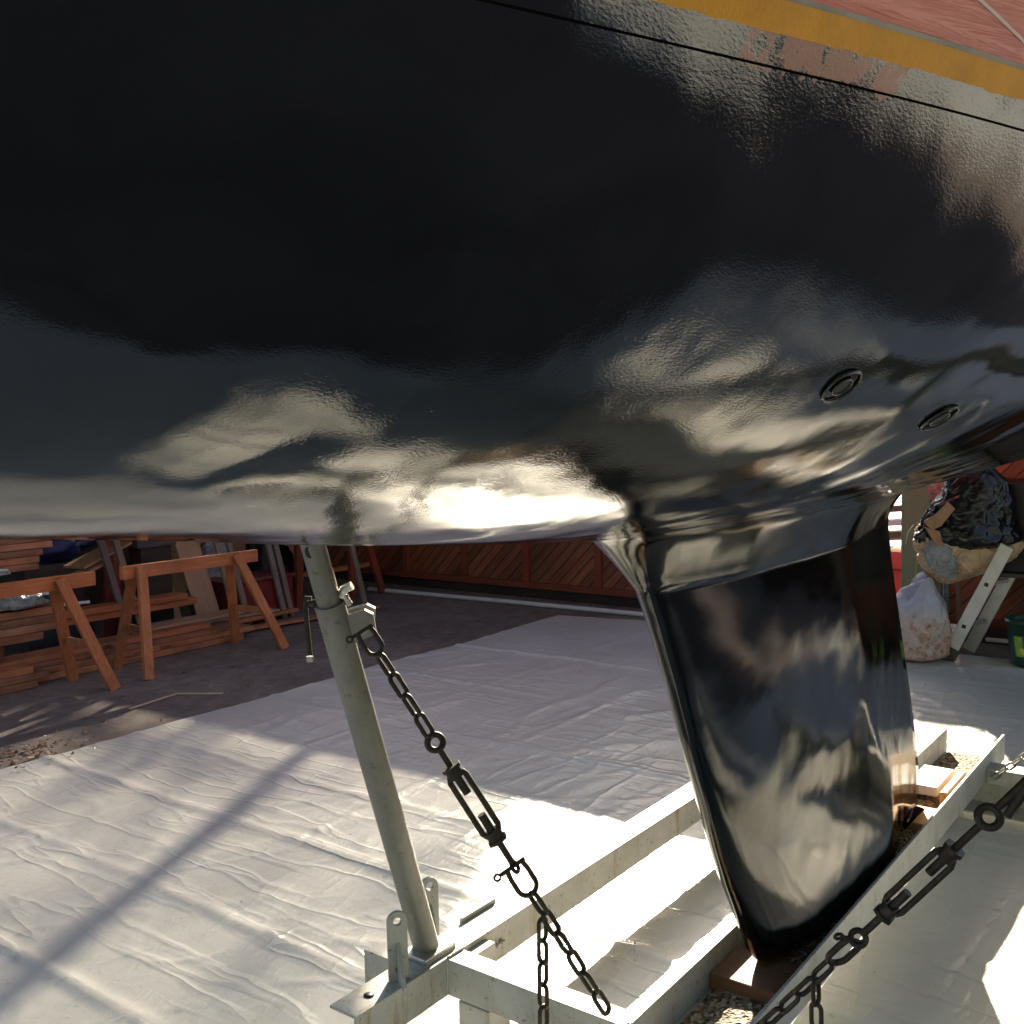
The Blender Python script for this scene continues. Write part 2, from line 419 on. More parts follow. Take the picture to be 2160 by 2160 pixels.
def skin(name, mat, rows_fn, nrow):
    mb = MB()
    for side in (1, -1):
        vs = []
        for u in US:
            for j in range(nrow+1):
                w, z = rows_fn(u, j/nrow)
                vs.append(P(u+rake(u, z), W0+side*w, z))
        fs = []
        for i in range(len(US)-1):
            for j in range(nrow):
                a = i*(nrow+1)+j; q = (a, a+1, a+nrow+2, a+nrow+1)
                fs.append(q if side == 1 else tuple(reversed(q)))
        mb.add(vs, fs, 0, True)
    ob = mb.build(name, mat, boat)
    import bmesh
    bm = bmesh.new(); bm.from_mesh(ob.data); bmesh.ops.remove_doubles(bm, verts=bm.verts, dist=.0004)
    bmesh.ops.recalc_face_normals(bm, faces=bm.faces); bm.to_mesh(ob.data); bm.free()
    return ob
def under(u, t):
    s = 1-(1-t)**1.35
    return fW(u)*s, zB(u)+(WLZ-zB(u))*shp(u, s)
SHEER = 2.85
bottom = skin('bottom', M['black'], under, 34)
def band(z0, z1, out=.0):
    def f(u, t):
        z = z0+(z1-z0)*t; return above(u, z)+out, z
    return f
# score line just below the tape
def lineband(u, t):
    zc = WLZ-.022+(.0017)*t
    s = 1-(1-max(0, (zc-zB(u))/max(.02, WLZ-zB(u))))/dshp(u)
    for _ in range(6): s = max(0, s-(zB(u)+(WLZ-zB(u))*shp(u, s)-zc)/(max(.02, WLZ-zB(u))*dshp(u)))
    return fW(u)*s+.0006, zc
skin('score_line', M['line'], lineband, 1)
def ragged(u, t):
    st = noise.noise(Vector((math.floor(u/.035)*1.37, 3, 0)))
    lo = WLZ-.0010-.004*max(0, st)+.0015*noise.noise(Vector((u*60, 0, 0)))
    z = lo+(WLZ+.0185-lo)*t; return above(u, z)+.0007, z
US_F = US; US = [-1.0+7.9*(i/1400) for i in range(1401)]
skin('boot_stripe', M['ochre'], ragged, 2)
US = US_F
skin('tape_edge', M['tapegrey'], band(WLZ+.018, WLZ+.0215, .0010), 1)
tops = skin('topsides', M['red'], band(WLZ+.0215, SHEER), 14)
def stripe(off, th):
    def f(u, t):
        z = WLZ+off+.20*max(0, min(.6, 1.06-u))+th*t; return above(u, z)+.0009, z
    return f
for off, th in ((.028, .0022), (.056, .0022), (.105, .003)):
    skin('pinstripe', M['stripe'], stripe(off, th), 1)
mb = MB()   # deck
vs = []; fs = []
for u in US:
    b_ = above(u, SHEER); uu = u+rake(u, SHEER)
    for q in (-1, -.5, 0, .5, 1): vs.append(P(uu, W0+b_*q, SHEER+.05*(1-q*q)))
for i in range(len(US)-1):
    for k in range(4): a = i*5+k; fs.append((a, a+5, a+6, a+1))
mb.add(vs, fs, 0, True); mb.build('deck', M['white'], boat)
mb = MB()   # transom
o = [P(6.9, W0+under(6.9, t)[0], under(6.9, t)[1]) for t in [k/12 for k in range(13)]]
o += [P(6.9, W0+above(6.9, z), z) for z in (2.2, 2.5, SHEER)]
o2 = [Vector((p.x, -(2*W0+p.y), p.z)) for p in reversed(o[1:])]
o2 = [P(6.9, 2*W0-(-p.y), p.z) for p in reversed(o[1:])]
mb.add(o+o2, [tuple(range(len(o)+len(o2)))]); mb.build('transom', M['red'], boat)
mb = MB(); mb.box(P(2.6, W0+.4, SHEER), P(5.2, W0-.4, SHEER+.38)); mb.build('cabin_roof', M['white'], boat, bevel=.08, seg=4)

# fin keel
LE = [(1.37, 1.72), (1.30, 1.80), (1.2, 1.865), (1.1, 1.92), (.87, 2.03), (.53, 2.20), (.36, 2.31), (.295, 2.35), (.240, 2.39), (.205, 2.45)]
TE = [(1.37, 3.43), (1.15, 3.50), (.88, 3.62), (.60, 3.75), (.36, 3.84), (.205, 3.86)]
LEt = sorted([(z, u) for z, u in LE]); TEt = sorted([(z, u) for z, u in TE])
TH = [(0, 0), (.006, .018), (.02, .034), (.05, .052), (.12, .075), (.25, .090), (.42, .098), (.55, .100), (.60, .095), (.66, .080), (.8, .043), (.93, .016), (1, .007)]
XS = [0, .003, .008, .016, .028, .045, .07, .1, .15, .2, .27, .35, .43, .5, .56, .6, .64, .68, .74, .8, .86, .92, .97, 1]
def keel_ring(z, grow=0, zof=None, narrow=1.0):
    u0 = table(LEt, z); u1 = table(TEt, z); c = u1-u0; pts = []
    def outl(x, sgn):
        u = u0+c*x; w = sgn*table(TH, x)*narrow
        return u, w
    for x in XS: pts.append(outl(x, 1))
    for x in reversed(XS[1:-1]): pts.append(outl(x, -1))
    n = len(pts); res = []
    for i, (u, w) in enumerate(pts):
        a = pts[i-1]; b_ = pts[(i+1) % n]; t = Vector((b_[0]-a[0], b_[1]-a[1])); nn = Vector((-t.y, t.x)).normalized()
        if nn.dot(Vector((u-(u0+c*.5), w*6))) < 0: nn = -nn
        if i == 0: nn = Vector((-1, 0))
        res.append((u+nn.x*grow, w+nn.y*grow))
    return res
mb = MB(); rings = []
rings.append([P(u, W0+w, .200) for u, w in keel_ring(.205, -.05, narrow=.75)])
rings.append([P(u, W0+w, .204) for u, w in keel_ring(.205, -.02, narrow=.86)])
for z in [.215, .235, .27, .30, .34, .4, .5, .6, .7, .8, .9, 1.0, 1.08, 1.15, 1.2, 1.24, 1.262, 1.272]:
    k = 1 if z > .34 else .90+.10*(z-.215)/.125
    rings.append([P(u, W0+w, z) for u, w in keel_ring(z, 0, narrow=k)])
R = .088
for a in (22, 30, 37, 45, 58, 70, 80, 90):
    ph = math.radians(a); g = R*(1-math.cos(ph)); zz = 1.25+R*math.sin(ph)
    ring = []
    for u, w in keel_ring(min(1.37, zz), g):
        zh = zhull(u, W0+w)
        ring.append(P(u, W0+w, min(zh+.002, zz+(zh-(1.25+R))*math.sin(ph)**3) if a < 90 else zh+.003))
    rings.append(ring)
n = len(rings[0]); vs = [p for r in rings for p in r]; fs = []
for i in range(len(rings)-1):
    for k in range(n): fs.append((i*n+k, i*n+(k+1) % n, (i+1)*n+(k+1) % n, (i+1)*n+k))
mb.add(vs, fs, 0, True); mb.add(rings[0], [tuple(reversed(range(n)))])
keel = mb.build('fin_keel', M['fin'], boat)
# through-hull fittings: flanged ring around a dark bore
def through_hull(u, w, r, label):
    z = zhull(u, w); e = .01
    p = P(u, w, z); du = Vector((2*e, 0, zhull(u+e, w)-zhull(u-e, w))); dw = Vector((0, -2*e, zhull(u, w+e)-zhull(u, w-e)))
    nrm = du.cross(dw).normalized()
    if nrm.z > 0: nrm = -nrm
    x = du.normalized(); y = nrm.cross(x)
    mb = MB(); pts = [p+nrm*.002+(x*math.cos(a)+y*math.sin(a))*r for a in [2*PI*k/28 for k in range(28)]]
    mb.tube(pts, r*.075, 8, closed=True)
    f = mb.build('through_hull', M['black'], boat); f['label'] = label
    mb = MB(); pts = [p+nrm*.0025+(x*math.cos(a)+y*math.sin(a))*r*.52 for a in [2*PI*k/24 for k in range(24)]]
    mb.tube(pts, r*.06, 8, closed=True)
    g = mb.build('inner_ring', M['black'], f)
    mb = MB(); pts = [p+nrm*.0022+(x*math.cos(a)+y*math.sin(a))*r*.50 for a in [2*PI*k/24 for k in range(24)]]
    mb.add(pts, [tuple(range(24))]); mb.build('bore', M['blackbox'], f)

# ---------------------------------------------------------------- camera
cam_d = bpy.data.cameras.new('camera'); cam = bpy.data.objects.new('camera', cam_d); COL.objects.link(cam)
scene.camera = cam
CH = Vector((0, -1.1, 1.6)); fw = Vector((.8, .6, 0)); rt = Vector((.6, -.8, 0)); pt = math.radians(-4.4); rl = math.radians(1.2)
Zb = -(fw*math.cos(pt)+Vector((0, 0, math.sin(pt)))); Yb = -fw*math.sin(pt)+Vector((0, 0, math.cos(pt))); Xb = rt
X2 = Xb*math.cos(rl)-Yb*math.sin(rl); Y2 = Xb*math.sin(rl)+Yb*math.cos(rl)
cam.matrix_world = Matrix(((X2.x, Y2.x, Zb.x, CH.x), (X2.y, Y2.y, Zb.y, CH.y), (X2.z, Y2.z, Zb.z, CH.z), (0, 0, 0, 1)))
cam_d.sensor_width = 36; cam_d.lens = 36; cam_d.clip_start = .05; cam_d.clip_end = 500

TH1 = (1.172, .696); TH2 = (1.499, .720)   # where the two skin fittings sit (u, w on the hull)
through_hull(TH1[0], TH1[1], .025, 'near flush through hull fitting, wide oval')
through_hull(TH2[0], TH2[1], .028, 'far flush through hull fitting, narrow oval')

# ---------------------------------------------------------------- ground, sheet
mb = MB(); mb.add([(-60, -60, 0), (120, -60, 0), (120, 90, 0), (-60, 90, 0)], [(0, 1, 2, 3)])
g = mb.build('ground', M['floor'], origin=(0, 0, 0)); g['kind'] = 'structure'

def ridged(x, y, s, seed):
    return 1-abs(noise.noise(Vector((x*s, y*s, seed))))*2
def sheet_h(u, v):
    h = .0
    # folds left from the packed sheet, in both directions
    for c, a in ((2.62, 1), (2.05, .8), (1.55, .9), (3.15, .6), (4.1, .8), (5.0, .5), (5.9, .8)):
        cc = c+.06*noise.noise(Vector((v*.6, c, 0)))+.015*noise.noise(Vector((v*3, c, 3)))
        d = (u-cc)/.028; amp = max(0, .55+.9*noise.noise(Vector((v*.8, c*3, 1))))
        h += a*.013*amp*math.exp(-d*d)
    for c, a in ((2.9, .8), (2.0, .9), (1.1, .6), (-.4, .7), (-1.4, .8)):
        cc = c+.05*noise.noise(Vector((u*.6, c, 9)))
        d = (v-cc)/.022; amp = max(0, .45+.9*noise.noise(Vector((u*.8, c*3, 5))))
        h += a*.009*amp*math.exp(-d*d)
    r = ridged(u*1.0+.3*v, v*1.6, 1.1, 2.0); h += .006*max(0, r-.72)/.28*max(0, .5+noise.noise(Vector((u*.5, v*.5, 8))))
    r2 = ridged(u*.7-.5*v, v*1.0+u*.6, 2.6, 6.0); h += .0028*max(0, r2-.8)/.2
    h += .003*(.5+noise.noise(Vector((u*1.3, v*1.3, 0))))
    return .005+h*1.15
mb = MB(); nu, nv = 480, 330; u0, u1, v0, v1 = -.9, 7.5, -1.9, 3.88
vs = []; fs = []
for i in range(nu+1):
    for j in range(nv+1):
        u = u0+(u1-u0)*i/nu; v = v0+(v1-v0)*j/nv
        e = .035*noise.noise(Vector((u*.9, 0, 4)))+.01*noise.noise(Vector((u*5, 0, 4)))
        fe = (v-v0)/(v1-v0); uu = u+(.10*noise.noise(Vector((v*.8, 2, 4)))-.3*max(0, v-3.2)+(-.25 if v < .6 else 0)*0)*(max(0, (u-5)/2.5)**2)
        near = -.85-1.05*min(1, max(0, (u-1.75)/.7)); v = near+(v1-near)*fe      # the near edge is cut back towards the bow
        vs.append(Vector((uu, v+e*fe**8, sheet_h(u, v))))
for i in range(nu):
    for j in range(nv): a = i*(nv+1)+j; fs.append((a, a+nv+1, a+nv+2, a+1))
mb.add(vs, fs, 0, True)
tag(mb.build('plastic_sheet', M['sheet'], origin=(0, 0, 0)), 'creased white plastic sheet spread over the yard floor under the yacht', 'plastic sheet')
mb = MB(); vs = []; fs = []  # extra sheet added out of view to mirror sunlight in the hull
for i in range(91):
    for j in range(61): u = 1.6+4.0*i/90; v = -3.7-4.2*j/60; vs.append((u, v, sheet_h(u, v)))
for i in range(90):
    for j in range(60): a = i*61+j; fs.append((a, a+1, a+62, a+61))
mb.add(vs, fs, 0, True)
tag(mb.build('plastic_sheet', M['sheet'], origin=(0, 0, 0)), 'added white plastic sheet, unseen on the near side, laid in the sun for the hull sheen', 'plastic sheet')

# dry leaves and chips on the floor
mb = MB()
for k in range(620):
    u = random.uniform(.3, 8.2); v = random.uniform(3.9, 6.6) if random.random() < .62 else random.uniform(4.0, 7.5)
    if k > 540: u = random.uniform(1.0, 7.2); v = random.uniform(-.2, 3.8)
    if k < 90: u = random.gauss(2.55, .18); v = random.gauss(4.02, .12)
    r = random.uniform(.008, .030) if k < 540 else random.uniform(.004, .009); a = random.uniform(0, 6.28); z = .006 if v > 3.9 else sheet_h(u, v)+.006
    pts = []
    for q in range(6):
        an = a+q*PI/3; rr = r*(1 if q % 3 == 0 else .45)*random.uniform(.7, 1.2)
        pts.append((u+math.cos(an)*rr, v+math.sin(an)*rr, z+random.uniform(0, .014)*(k < 540)))
    mb.add(pts, [tuple(range(6))])
tag(mb.build('leaf_litter', M['litter'], origin=(0, 0, 0)), 'scattered dry leaves and wood chips on the concrete', 'leaves', kind='stuff')
mb = MB(); mb.beam((3.42, 4.35, .008), (3.80, 4.42, .008), .02, .006); mb.beam((3.80, 4.42, .008), (3.96, 4.17, .008), .02, .006)
tag(mb.build('bent_strip', M['pale']), 'pale bent wooden strip lying on the dark concrete', 'strip')

# ---------------------------------------------------------------- trailer frame
fr = thing('boat_trailer_frame', 'cream galvanised steel trailer frame under the keel with hinged support posts', 'trailer frame', P(3.2, W0, 0))
ZT = .25; T = .008
def channel_u(u0, u1, v0, v1, z0, z1, openv, name='side_beam', lab=None):
    """C channel along u; web on the side away from openv"""
    mb = MB(); webv = (v0, v0+T) if openv > 0 else (v1-T, v1)
    mb.box((u0, webv[0], z0), (u1, webv[1], z1))
    a, b_ = (v0+T, v1) if openv > 0 else (v0, v1-T)
    mb.box((u0+.0005, a, z1-T), (u1-.0005, b_, z1-.0006)); mb.box((u0+.0005, a, z0+.0006), (u1-.0005, b_, z0+T))
    o = mb.build(name, M['steel'], fr, bevel=.0015); 
    if lab: o['label'] = lab
    return o
channel_u(1.60, 5.45, .585, .675, .150, ZT, 1)             # far side beam (web towards camera)
channel_u(1.60, 5.45, -.795, -.705, .150, ZT, -1)
# keel channel, a U open upwards
mb = MB(); mb.box((1.94, .046, .140), (4.72, .056, ZT)); mb.box((1.94, -.182, .140), (4.76, -.172, ZT)); mb.box((1.94, -.172, .140), (4.70, .046, .149))
mb.build('keel_channel', M['steel'], fr, bevel=.002)
mb = MB(); nx = 150; ny = 10; vs = []; fs = []
for i in range(nx+1):
    for j in range(ny+1):
        u = 1.96+2.7*i/nx; v = -.168+.196*j/ny
        vs.append((u, v, .152+.010*abs(noise.noise(Vector((u*30, v*30, 0))))+.03*(noise.noise(Vector((u*3, v*9, 1)))*.5+.5)*(1-.4*abs(v+.07)/.1)))
for i in range(nx):
    for j in range(ny): a = i*(ny+1)+j; fs.append((a, a+ny+1, a+ny+2, a+1))
mb.add(vs, fs); tag(mb.build('wood_shavings', M['chips']), 'brown bark and wood shavings collected in the keel channel', 'shavings', kind='stuff')
def cross_beam(u, va, vb, z0, z1, d):
    mb = MB(); mb.box((u, va, z0), (u+T, vb, z1)); mb.box((u+T, va+.001, z1-T), (u+d, vb-.001, z1-.0006)); mb.box((u+T, va+.001, z0+.0006), (u+d, vb-.001, z0+T))
    return mb.build('cross_beam', M['steel'], fr, bevel=.0015)
cross_beam(1.925, .0565, .584, .152, ZT-.002, .065)
cross_beam(1.925, -.704, -.1825, .152, ZT-.002, .065)
cross_beam(1.84, .6755, .80, .155, ZT-.003, .05)
# rear bearer: deep channel with a lower flange towards the bow
mb = MB(); mb.box((4.47, -1.3, .035), (4.48, 1.1, .139)); mb.box((4.43, -1.3, .1395), (4.56, 1.1, .1475) if False else (4.56, 1.1, .1392+.0005)); mb.box((4.33, -1.3, .030), (4.47, 1.1, .036))
mb.build('rear_bearer', M['steel'], fr, bevel=.0015)
mb = MB(); mb.box((4.40, -1.3, .192), (4.50, -.184, .200)); mb.box((4.40, -1.3, .140), (4.408, -.184, .192)); mb.box((4.40, .044, .192), (4.50, .584, .200)); mb.box((4.40, .044, .140), (4.408, .584, .192))
mb.build('rear_cross_beam', M['steel'], fr, bevel=.0015)
for (u, v) in ((1.97, .50), (1.97, -.60), (5.3, .63), (5.3, -.75)):
    mb = MB(); mb.box((u-.045, v-.05, .0), (u+.045, v+.05, .149)); mb.build('foot', M['steel'], fr, bevel=.004)
# gusset plates at the beam joint
mb = MB(); mb.box((2.005, .55, .150), (2.085, .584, .236)); mb.build('joint_plate', M['steel'], fr, bevel=.0015)
mb = MB(); mb.prism([(2.08, .676, ZT-.05), (2.25, .676, ZT-.05), (2.25, .676, ZT+.012), (2.10, .676, ZT+.012)], (0, .008, 0)); mb.build('joint_plate', M['steel'], fr)
mb = MB()
for du in (-.012, .012): mb.tube([(2.14+du, .584, .20), (2.14+du, .570, .20)], .007, 6)
mb.build('bolt_pair', M['steel'], fr)
for (a, b_) in (((1.924, .583, .155), (1.924, .583, .247)), ((1.93, .586, .2495), (1.99, .586, .2495)), ((1.868, .606, .2515), (1.984, .606, .2515)), ((1.935, .044, .155), (1.935, .044, .246)), ((1.935, -.184, .155), (1.935, -.184, .246)), ((1.94, .0455, .249), (1.99, .0455, .249))):
    mb = MB(); A_ = Vector(a); B_ = Vector(b_); k = max(8, int((B_-A_).length/.004)); mb.tube([A_+(B_-A_)*i/k+Vector((random.uniform(-.0008, .0008), random.uniform(-.0008, .0008), 0)) for i in range(k+1)], [.0035+.001*(i % 2) for i in range(k+1)], 8)
    mb.build('weld_bead', M['steel'], fr)
# dark round bolt hole in the beam top
mb = MB(); mb.lathe([(0.0001, .0012), (.013, .0012), (.0131, 0)], (1.685, .628, ZT), 20); mb.build('bolt_hole', M['blackbox'], fr)
mb = MB(); mb.lathe([(0.0001, .006), (.03, .004), (.05, 0)], (1.78, .70, ZT-.003), 14); 

# hinge lugs (plates with rounded tops and a hole) and base plate
def lug(u, v, h, wdt, thick, along):
    """plate standing on the beam; 'along' = plate width direction"""
    mb = MB(); n = 14; pts = []
    A = Vector(along).normalized(); Tn = Vector((0, 0, 1)).cross(A)
    base = Vector((u, v, ZT+.001))
    outer = [base-A*wdt/2, base+A*wdt/2]
    c = base+Vector((0, 0, h-wdt/2))
    for k in range(n+1):
        a = PI*k/n; outer.append(c+A*math.cos(a)*wdt/2+Vector((0, 0, math.sin(a)*wdt/2)))
    hole = [c+(A*math.cos(2*PI*k/16)+Vector((0, 0, 1))*math.sin(2*PI*k/16))*.011 for k in range(16)]
    # faces: bridge outline to hole with a fan on both sides
    m = len(outer)
    for s in (0, 1):
        off = Tn*thick*s
        o = [p+off for p in outer]; hl = [p+off for p in hole]
        vs = o+hl; fs = []
        def hi(p):
            return min(range(16), key=lambda q: (hole[q]-p).length)
        idx = [hi(p) for p in outer]
        for i in range(m):
            j = (i+1) % m; a = idx[i]; b_ = idx[j]
            ks = [a]; kk = a
            step = 1 if ((b_-a) % 16) <= 8 else -1
            while kk != b_: kk = (kk+step) % 16; ks.append(kk)
            fs.append((i, j)+tuple(m+q for q in reversed(ks)))
        mb.add(vs, fs)
    mb.add(outer+[p+Tn*thick for p in outer], [(i, (i+1) % m, m+(i+1) % m, m+i) for i in range(m)])
    mb.add(hole+[p+Tn*thick for p in hole], [(i, (i+1) % 16, 16+(i+1) % 16, 16+i) for i in range(16)])
    o = mb.build('hinge_lug', M['steel'], fr)
    mb = MB(); mb.prism([base-Tn*.002+A*.004, base-Tn*.002+A*.004+Vector((0, 0, h*.55)), base-Tn*(.06)+A*.004+Vector((0, 0, .012)), base-Tn*.06+A*.004], A*-.008)
    mb.build('brace', M['steel'], o)
    return o
ax = Vector((.72, -.45, 0))
lug(1.775, .612, .175, .050, .012, ax)
lug(1.985, .690, .165, .046, .012, ax)
mb = MB(); mb.box((1.865, .605, ZT+.001), (1.985, .690, ZT+.013)); mb.build('base_plate', M['bright'], fr, bevel=.002)

# support post: outer tube, inner tube, locking pin, chain bracket
A0 = P(1.925, -.655, ZT+.014); A1 = P(1.572, -.595, 1.225); ad = (A1-A0).normalized()
A2 = A1+ad*.44
post = MB()
def ring_tube(mb, p, q, r, n=40, inner=None):
    mb.tube([p, p+(q-p)*.5, q], r, n)
mb = MB(); ring_tube(mb, A0, A1, .0345); po = mb.build('support_post', M['post'], fr); po['label'] = 'hinged round tube post with chain bracket'
mb = MB(); ring_tube(mb, A1-ad*.01, A2, .0275); mb.build('inner_tube', M['post'], po)
side = Vector((.6, -.8, 0)); side = (side-ad*side.dot(ad)).normalized(); fro = side.cross(ad).normalized()
if fro.dot(Vector((.8, .6, 0))) > 0: fro = -fro      # towards the camera
# thin rim around the post where the tubes meet
mb = MB(); mb.tube([A1+ad*.0005, A1+ad*.006], .0352, 36); mb.build('rim', M['post'], po)
# T pin with long handle
mb = MB(); pc = A1+ad*.012
mb.tube([pc-side*.048, pc+side*.046], .0065, 12)
h0 = pc-side*.045+fro*.004
mb.tube([h0+ad*.012+side*.01, h0+ad*.016-side*.002, h0+ad*.004-side*.007, h0-Vector((0, 0, .04))-side*.006, h0-Vector((0, 0, .115))-side*.001], .0055, 10)
mb.build('locking_pin', M['chain'], po)
mb = MB(); hb = h0-Vector((0, 0, .118))-side*.002; mb.tube([hb, hb-Vector((0, 0, .012))], .008, 12)
mb.build('pin_cap', M['bright'], po); mb = MB(); mb.tube([pc+side*.036+ad*.004, pc+side*.044-ad*.020], .008, 12); mb.tube([pc+side*.030+ad*.004, pc+side*.040+ad*.020, pc+side*.060+ad*.026], .010, 14); mb.build('pin_end', M['bright'], po)
# hole in the inner tube
hc = A1+ad*.145+fro*.0268-side*.006
mb = MB(); t1 = side; mb.add([hc+(t1*math.cos(a)*.0085+ad*math.sin(a)*.014)+fro*(.0008-.0012*math.cos(a)**2) for a in [2*PI*k/20 for k in range(20)]], [tuple(range(20))]); mb.build('pin_hole', M['blackbox'], po)
# bracket plate
b0 = A1-ad*.035+side*.030
mb = MB(); mb.prism([b0+ad*.005, b0+side*.045+ad*.012, b0+side*.062-ad*.002, b0+side*.058-ad*.052, b0-ad*.068], fro*.010); mb.prism([b0+ad*.003-fro*.034, b0+side*.045+ad*.008-fro*.034, b0+side*.062-ad*.006-fro*.034, b0+side*.05-ad*.045-fro*.034, b0-ad*.06-fro*.034], fro*.010)
mb.build('chain_bracket', M['post'], po, bevel=.001)

# near post (just outside the picture) for the second chain
B0 = P(1.93, .775, ZT+.002); B1 = P(1.90, .90, 1.25)
mb = MB(); ring_tube(mb, B0, B1, .0345); pn = mb.build('support_post', M['post'], fr)
mb = MB(); ring_tube(mb, B1-(B1-B0)*.01, B1+Vector((0, .02, .40)), .0275); mb.build('inner_tube', M['post'], pn)
# aft posts
for w, s in ((.86, 1), (-.74, -1)):
    mb = MB(); mb.tube([P(5.2, w-s*.03, ZT+.002), P(5.1, w+s*.06, 1.45)], .0345, 24); mb.build('support_post', M['post'], fr)

# keel support timbers
def block(name, a, b_, mat, lab, cat='wood block', bev=.004, rot=0):
    mb = MB(); mb.box(a, b_); o = mb.build(name, mat, bevel=bev); tag(o, lab, cat); o.rotation_euler.z = rot; return o
block('keel_block', (2.33, -.170, .153), (2.50, .040, .198), M['blockwood'], 'brown wooden block wedged under the front of the keel')
block('keel_block', (2.9, -.160, .1535), (3.08, .038, .198), M['blockwood'], 'brown wooden block under the middle of the keel')
block('keel_block', (3.66, -.165, .1535), (3.84, .038, .198), M['plankwood'], 'pale wooden block under the rear corner of the keel')
block('timber_offcut', (3.90, -.155, .156), (4.20, -.128, .240), M['plankwood'], 'orange timber offcut standing on edge behind the keel', 'timber')
block('timber_offcut', (3.98, -.10, .19), (4.24, .015, .226), M['white'], 'white painted offcut lying behind the keel in the channel', 'timber')

# ---------------------------------------------------------------- chains
def link_mb(mb, c, d, nrm, ln, wd, r, n=8):
    """stadium link centred at c, long axis d, in the plane with nrm as its normal"""
    d = d.normalized(); nrm = (nrm-d*nrm.dot(d)).normalized(); y = nrm.cross(d)
    R_ = wd/2-r; h = ln/2-r-R_; pts = []
    for k in range(9): a = -PI/2+PI*k/8; pts.append(c+d*(h+math.cos(a)*R_)+y*math.sin(a)*R_)
    for k in range(9): a = PI/2+PI*k/8; pts.append(c+d*(-h+math.cos(a)*R_)+y*math.sin(a)*R_)
    mb.tube(pts, r, n, closed=True)
def run_links(parent, p, q, pitch, wd, r, mat, n0=None, twist=0, sag=0):
    L_ = (q-p).length; k = max(1, round(L_/pitch)); d = (q-p)/k; dn = d.normalized()
    a = dn.cross(Vector((0, 0, 1)));
    if a.length < .1: a = Vector((.6, -.8, 0))
    a.normalize(); b_ = dn.cross(a)
    a, b_ = (a+b_).normalized(), (b_-a).normalized()
    if n0 is not None: a, b_ = n0, dn.cross(n0).normalized()
    for i in range(k):
        c = p+d*(i+.5); mb = MB()
        link_mb(mb, c, dn, a if i % 2 == 0 else b_, d.length+2*r*1.15, wd, r)
        mb.build('link', mat, parent)
def turnbuckle(parent, p, q, wd, mat, fn):
    """open body between p and q, two side bars, collars, threaded ends"""
    d = (q-p).normalized(); fn = (fn-d*fn.dot(d)).normalized(); y = fn.cross(d)
    mb = MB()
    for s in (-1, 1): mb.tube([p+d*.006+y*s*wd*.36, p+d*.018+y*s*wd*.5, q-d*.018+y*s*wd*.5, q-d*.006+y*s*wd*.36], wd*.17, 8)
    for c, s in ((p, 1), (q, -1)):
        mb.tube([c-d*s*.010, c+d*s*.014], wd*.47, 12); mb.tube([c-d*s*.016, c-d*s*.008], wd*.60, 6)
    tb = mb.build('turnbuckle', mat, parent)
    for c, s in ((p, 1), (q, -1)):
        mb = MB(); mb.tube([c-d*s*.01, c+d*s*.058], wd*.24, 10); mb.build('thread_end', mat, tb)
    return tb
def ring_eye(parent, c, ax_, r, rr, mat, name='eye'):
    ax_ = ax_.normalized(); x = ax_.cross(Vector((0, 0, 1))).normalized(); y = ax_.cross(x); mb = MB()
    mb.tube([c+(x*math.cos(a)+y*math.sin(a))*r for a in [2*PI*k/24 for k in range(24)]], rr, 10, closed=True)
    return mb.build(name, mat, parent)
def shackle(parent, c, d, fn, ln, wd, r, mat):
    d = d.normalized(); fn = (fn-d*fn.dot(d)).normalized(); y = fn.cross(d); mb = MB()
    pts = [c-d*ln*.5+y*wd*.42, c-d*ln*.2+y*wd*.5]
    for k in range(9): a = PI/2-PI*k/8; pts.append(c+d*(ln*.22+math.cos(a)*wd*.5)+y*math.sin(a)*wd*.5)
    pts += [c-d*ln*.2-y*wd*.5, c-d*ln*.5-y*wd*.42]
    mb.tube(pts, r, 10)
    sh = mb.build('shackle', mat, parent)
    mb = MB(); mb.tube([c-d*ln*.47+y*wd*.62, c-d*ln*.47-y*wd*.8], r*.85, 8)
    e = c-d*ln*.47-y*wd*1.0; mb.tube([e+(y*math.cos(a)+d*math.sin(a))*r*1.2 for a in [2*PI*k/12 for k in range(12)]], r*.5, 6, closed=True)
    mb.build('shackle_pin', mat, sh)
    return sh

CAM = CH
# far chain: bracket -> keel channel corner
ch1 = thing('lashing_chain', 'dark tension chain with turnbuckle running down from the left support post', 'chain', P(1.93, -.10, .27), 'lashing chains of the trailer frame')
c0 = P(1.590, -.515, 1.178); c1 = P(1.935, -.105, .262); D = c1-c0
view = (CAM-(c0+D*.5)).normalized()
def s(t): return c0+D*t
shackle(ch1, s(.035), D, view, .062, .036, .0055, M['chain'])
run_links(ch1, s(.068), s(.272), .050, .035, .0056, M['chain'])
ring_eye(ch1, s(.290), view+Vector((.2, 0, 0)), .0175, .0075, M['chain'])
mb = MB(); mb.tube([s(.306), s(.362)], .0075, 10); mb.build('eye_rod', M['chain'], ch1)
turnbuckle(ch1, s(.365), s(.530), .041, M['chain'], view)
mb = MB(); mb.tube([s(.535), s(.60)], .0075, 10); mb.build('eye_rod', M['chain'], ch1)
ring_eye(ch1, s(.613), view.cross(D).normalized()*.8+view*.5, .012, .005, M['chain'])
shackle(ch1, s(.645), D, view, .080, .046, .006, M['chain'])
run_links(ch1, s(.682), s(1.0), .054, .036, .0058, M['chain'])
t0 = s(.735); 
run_links(ch1, t0+Vector((-.004, .004, -.012)), t0+Vector((-.006, .006, -.43)), .054, .034, .0052, M['chain'])

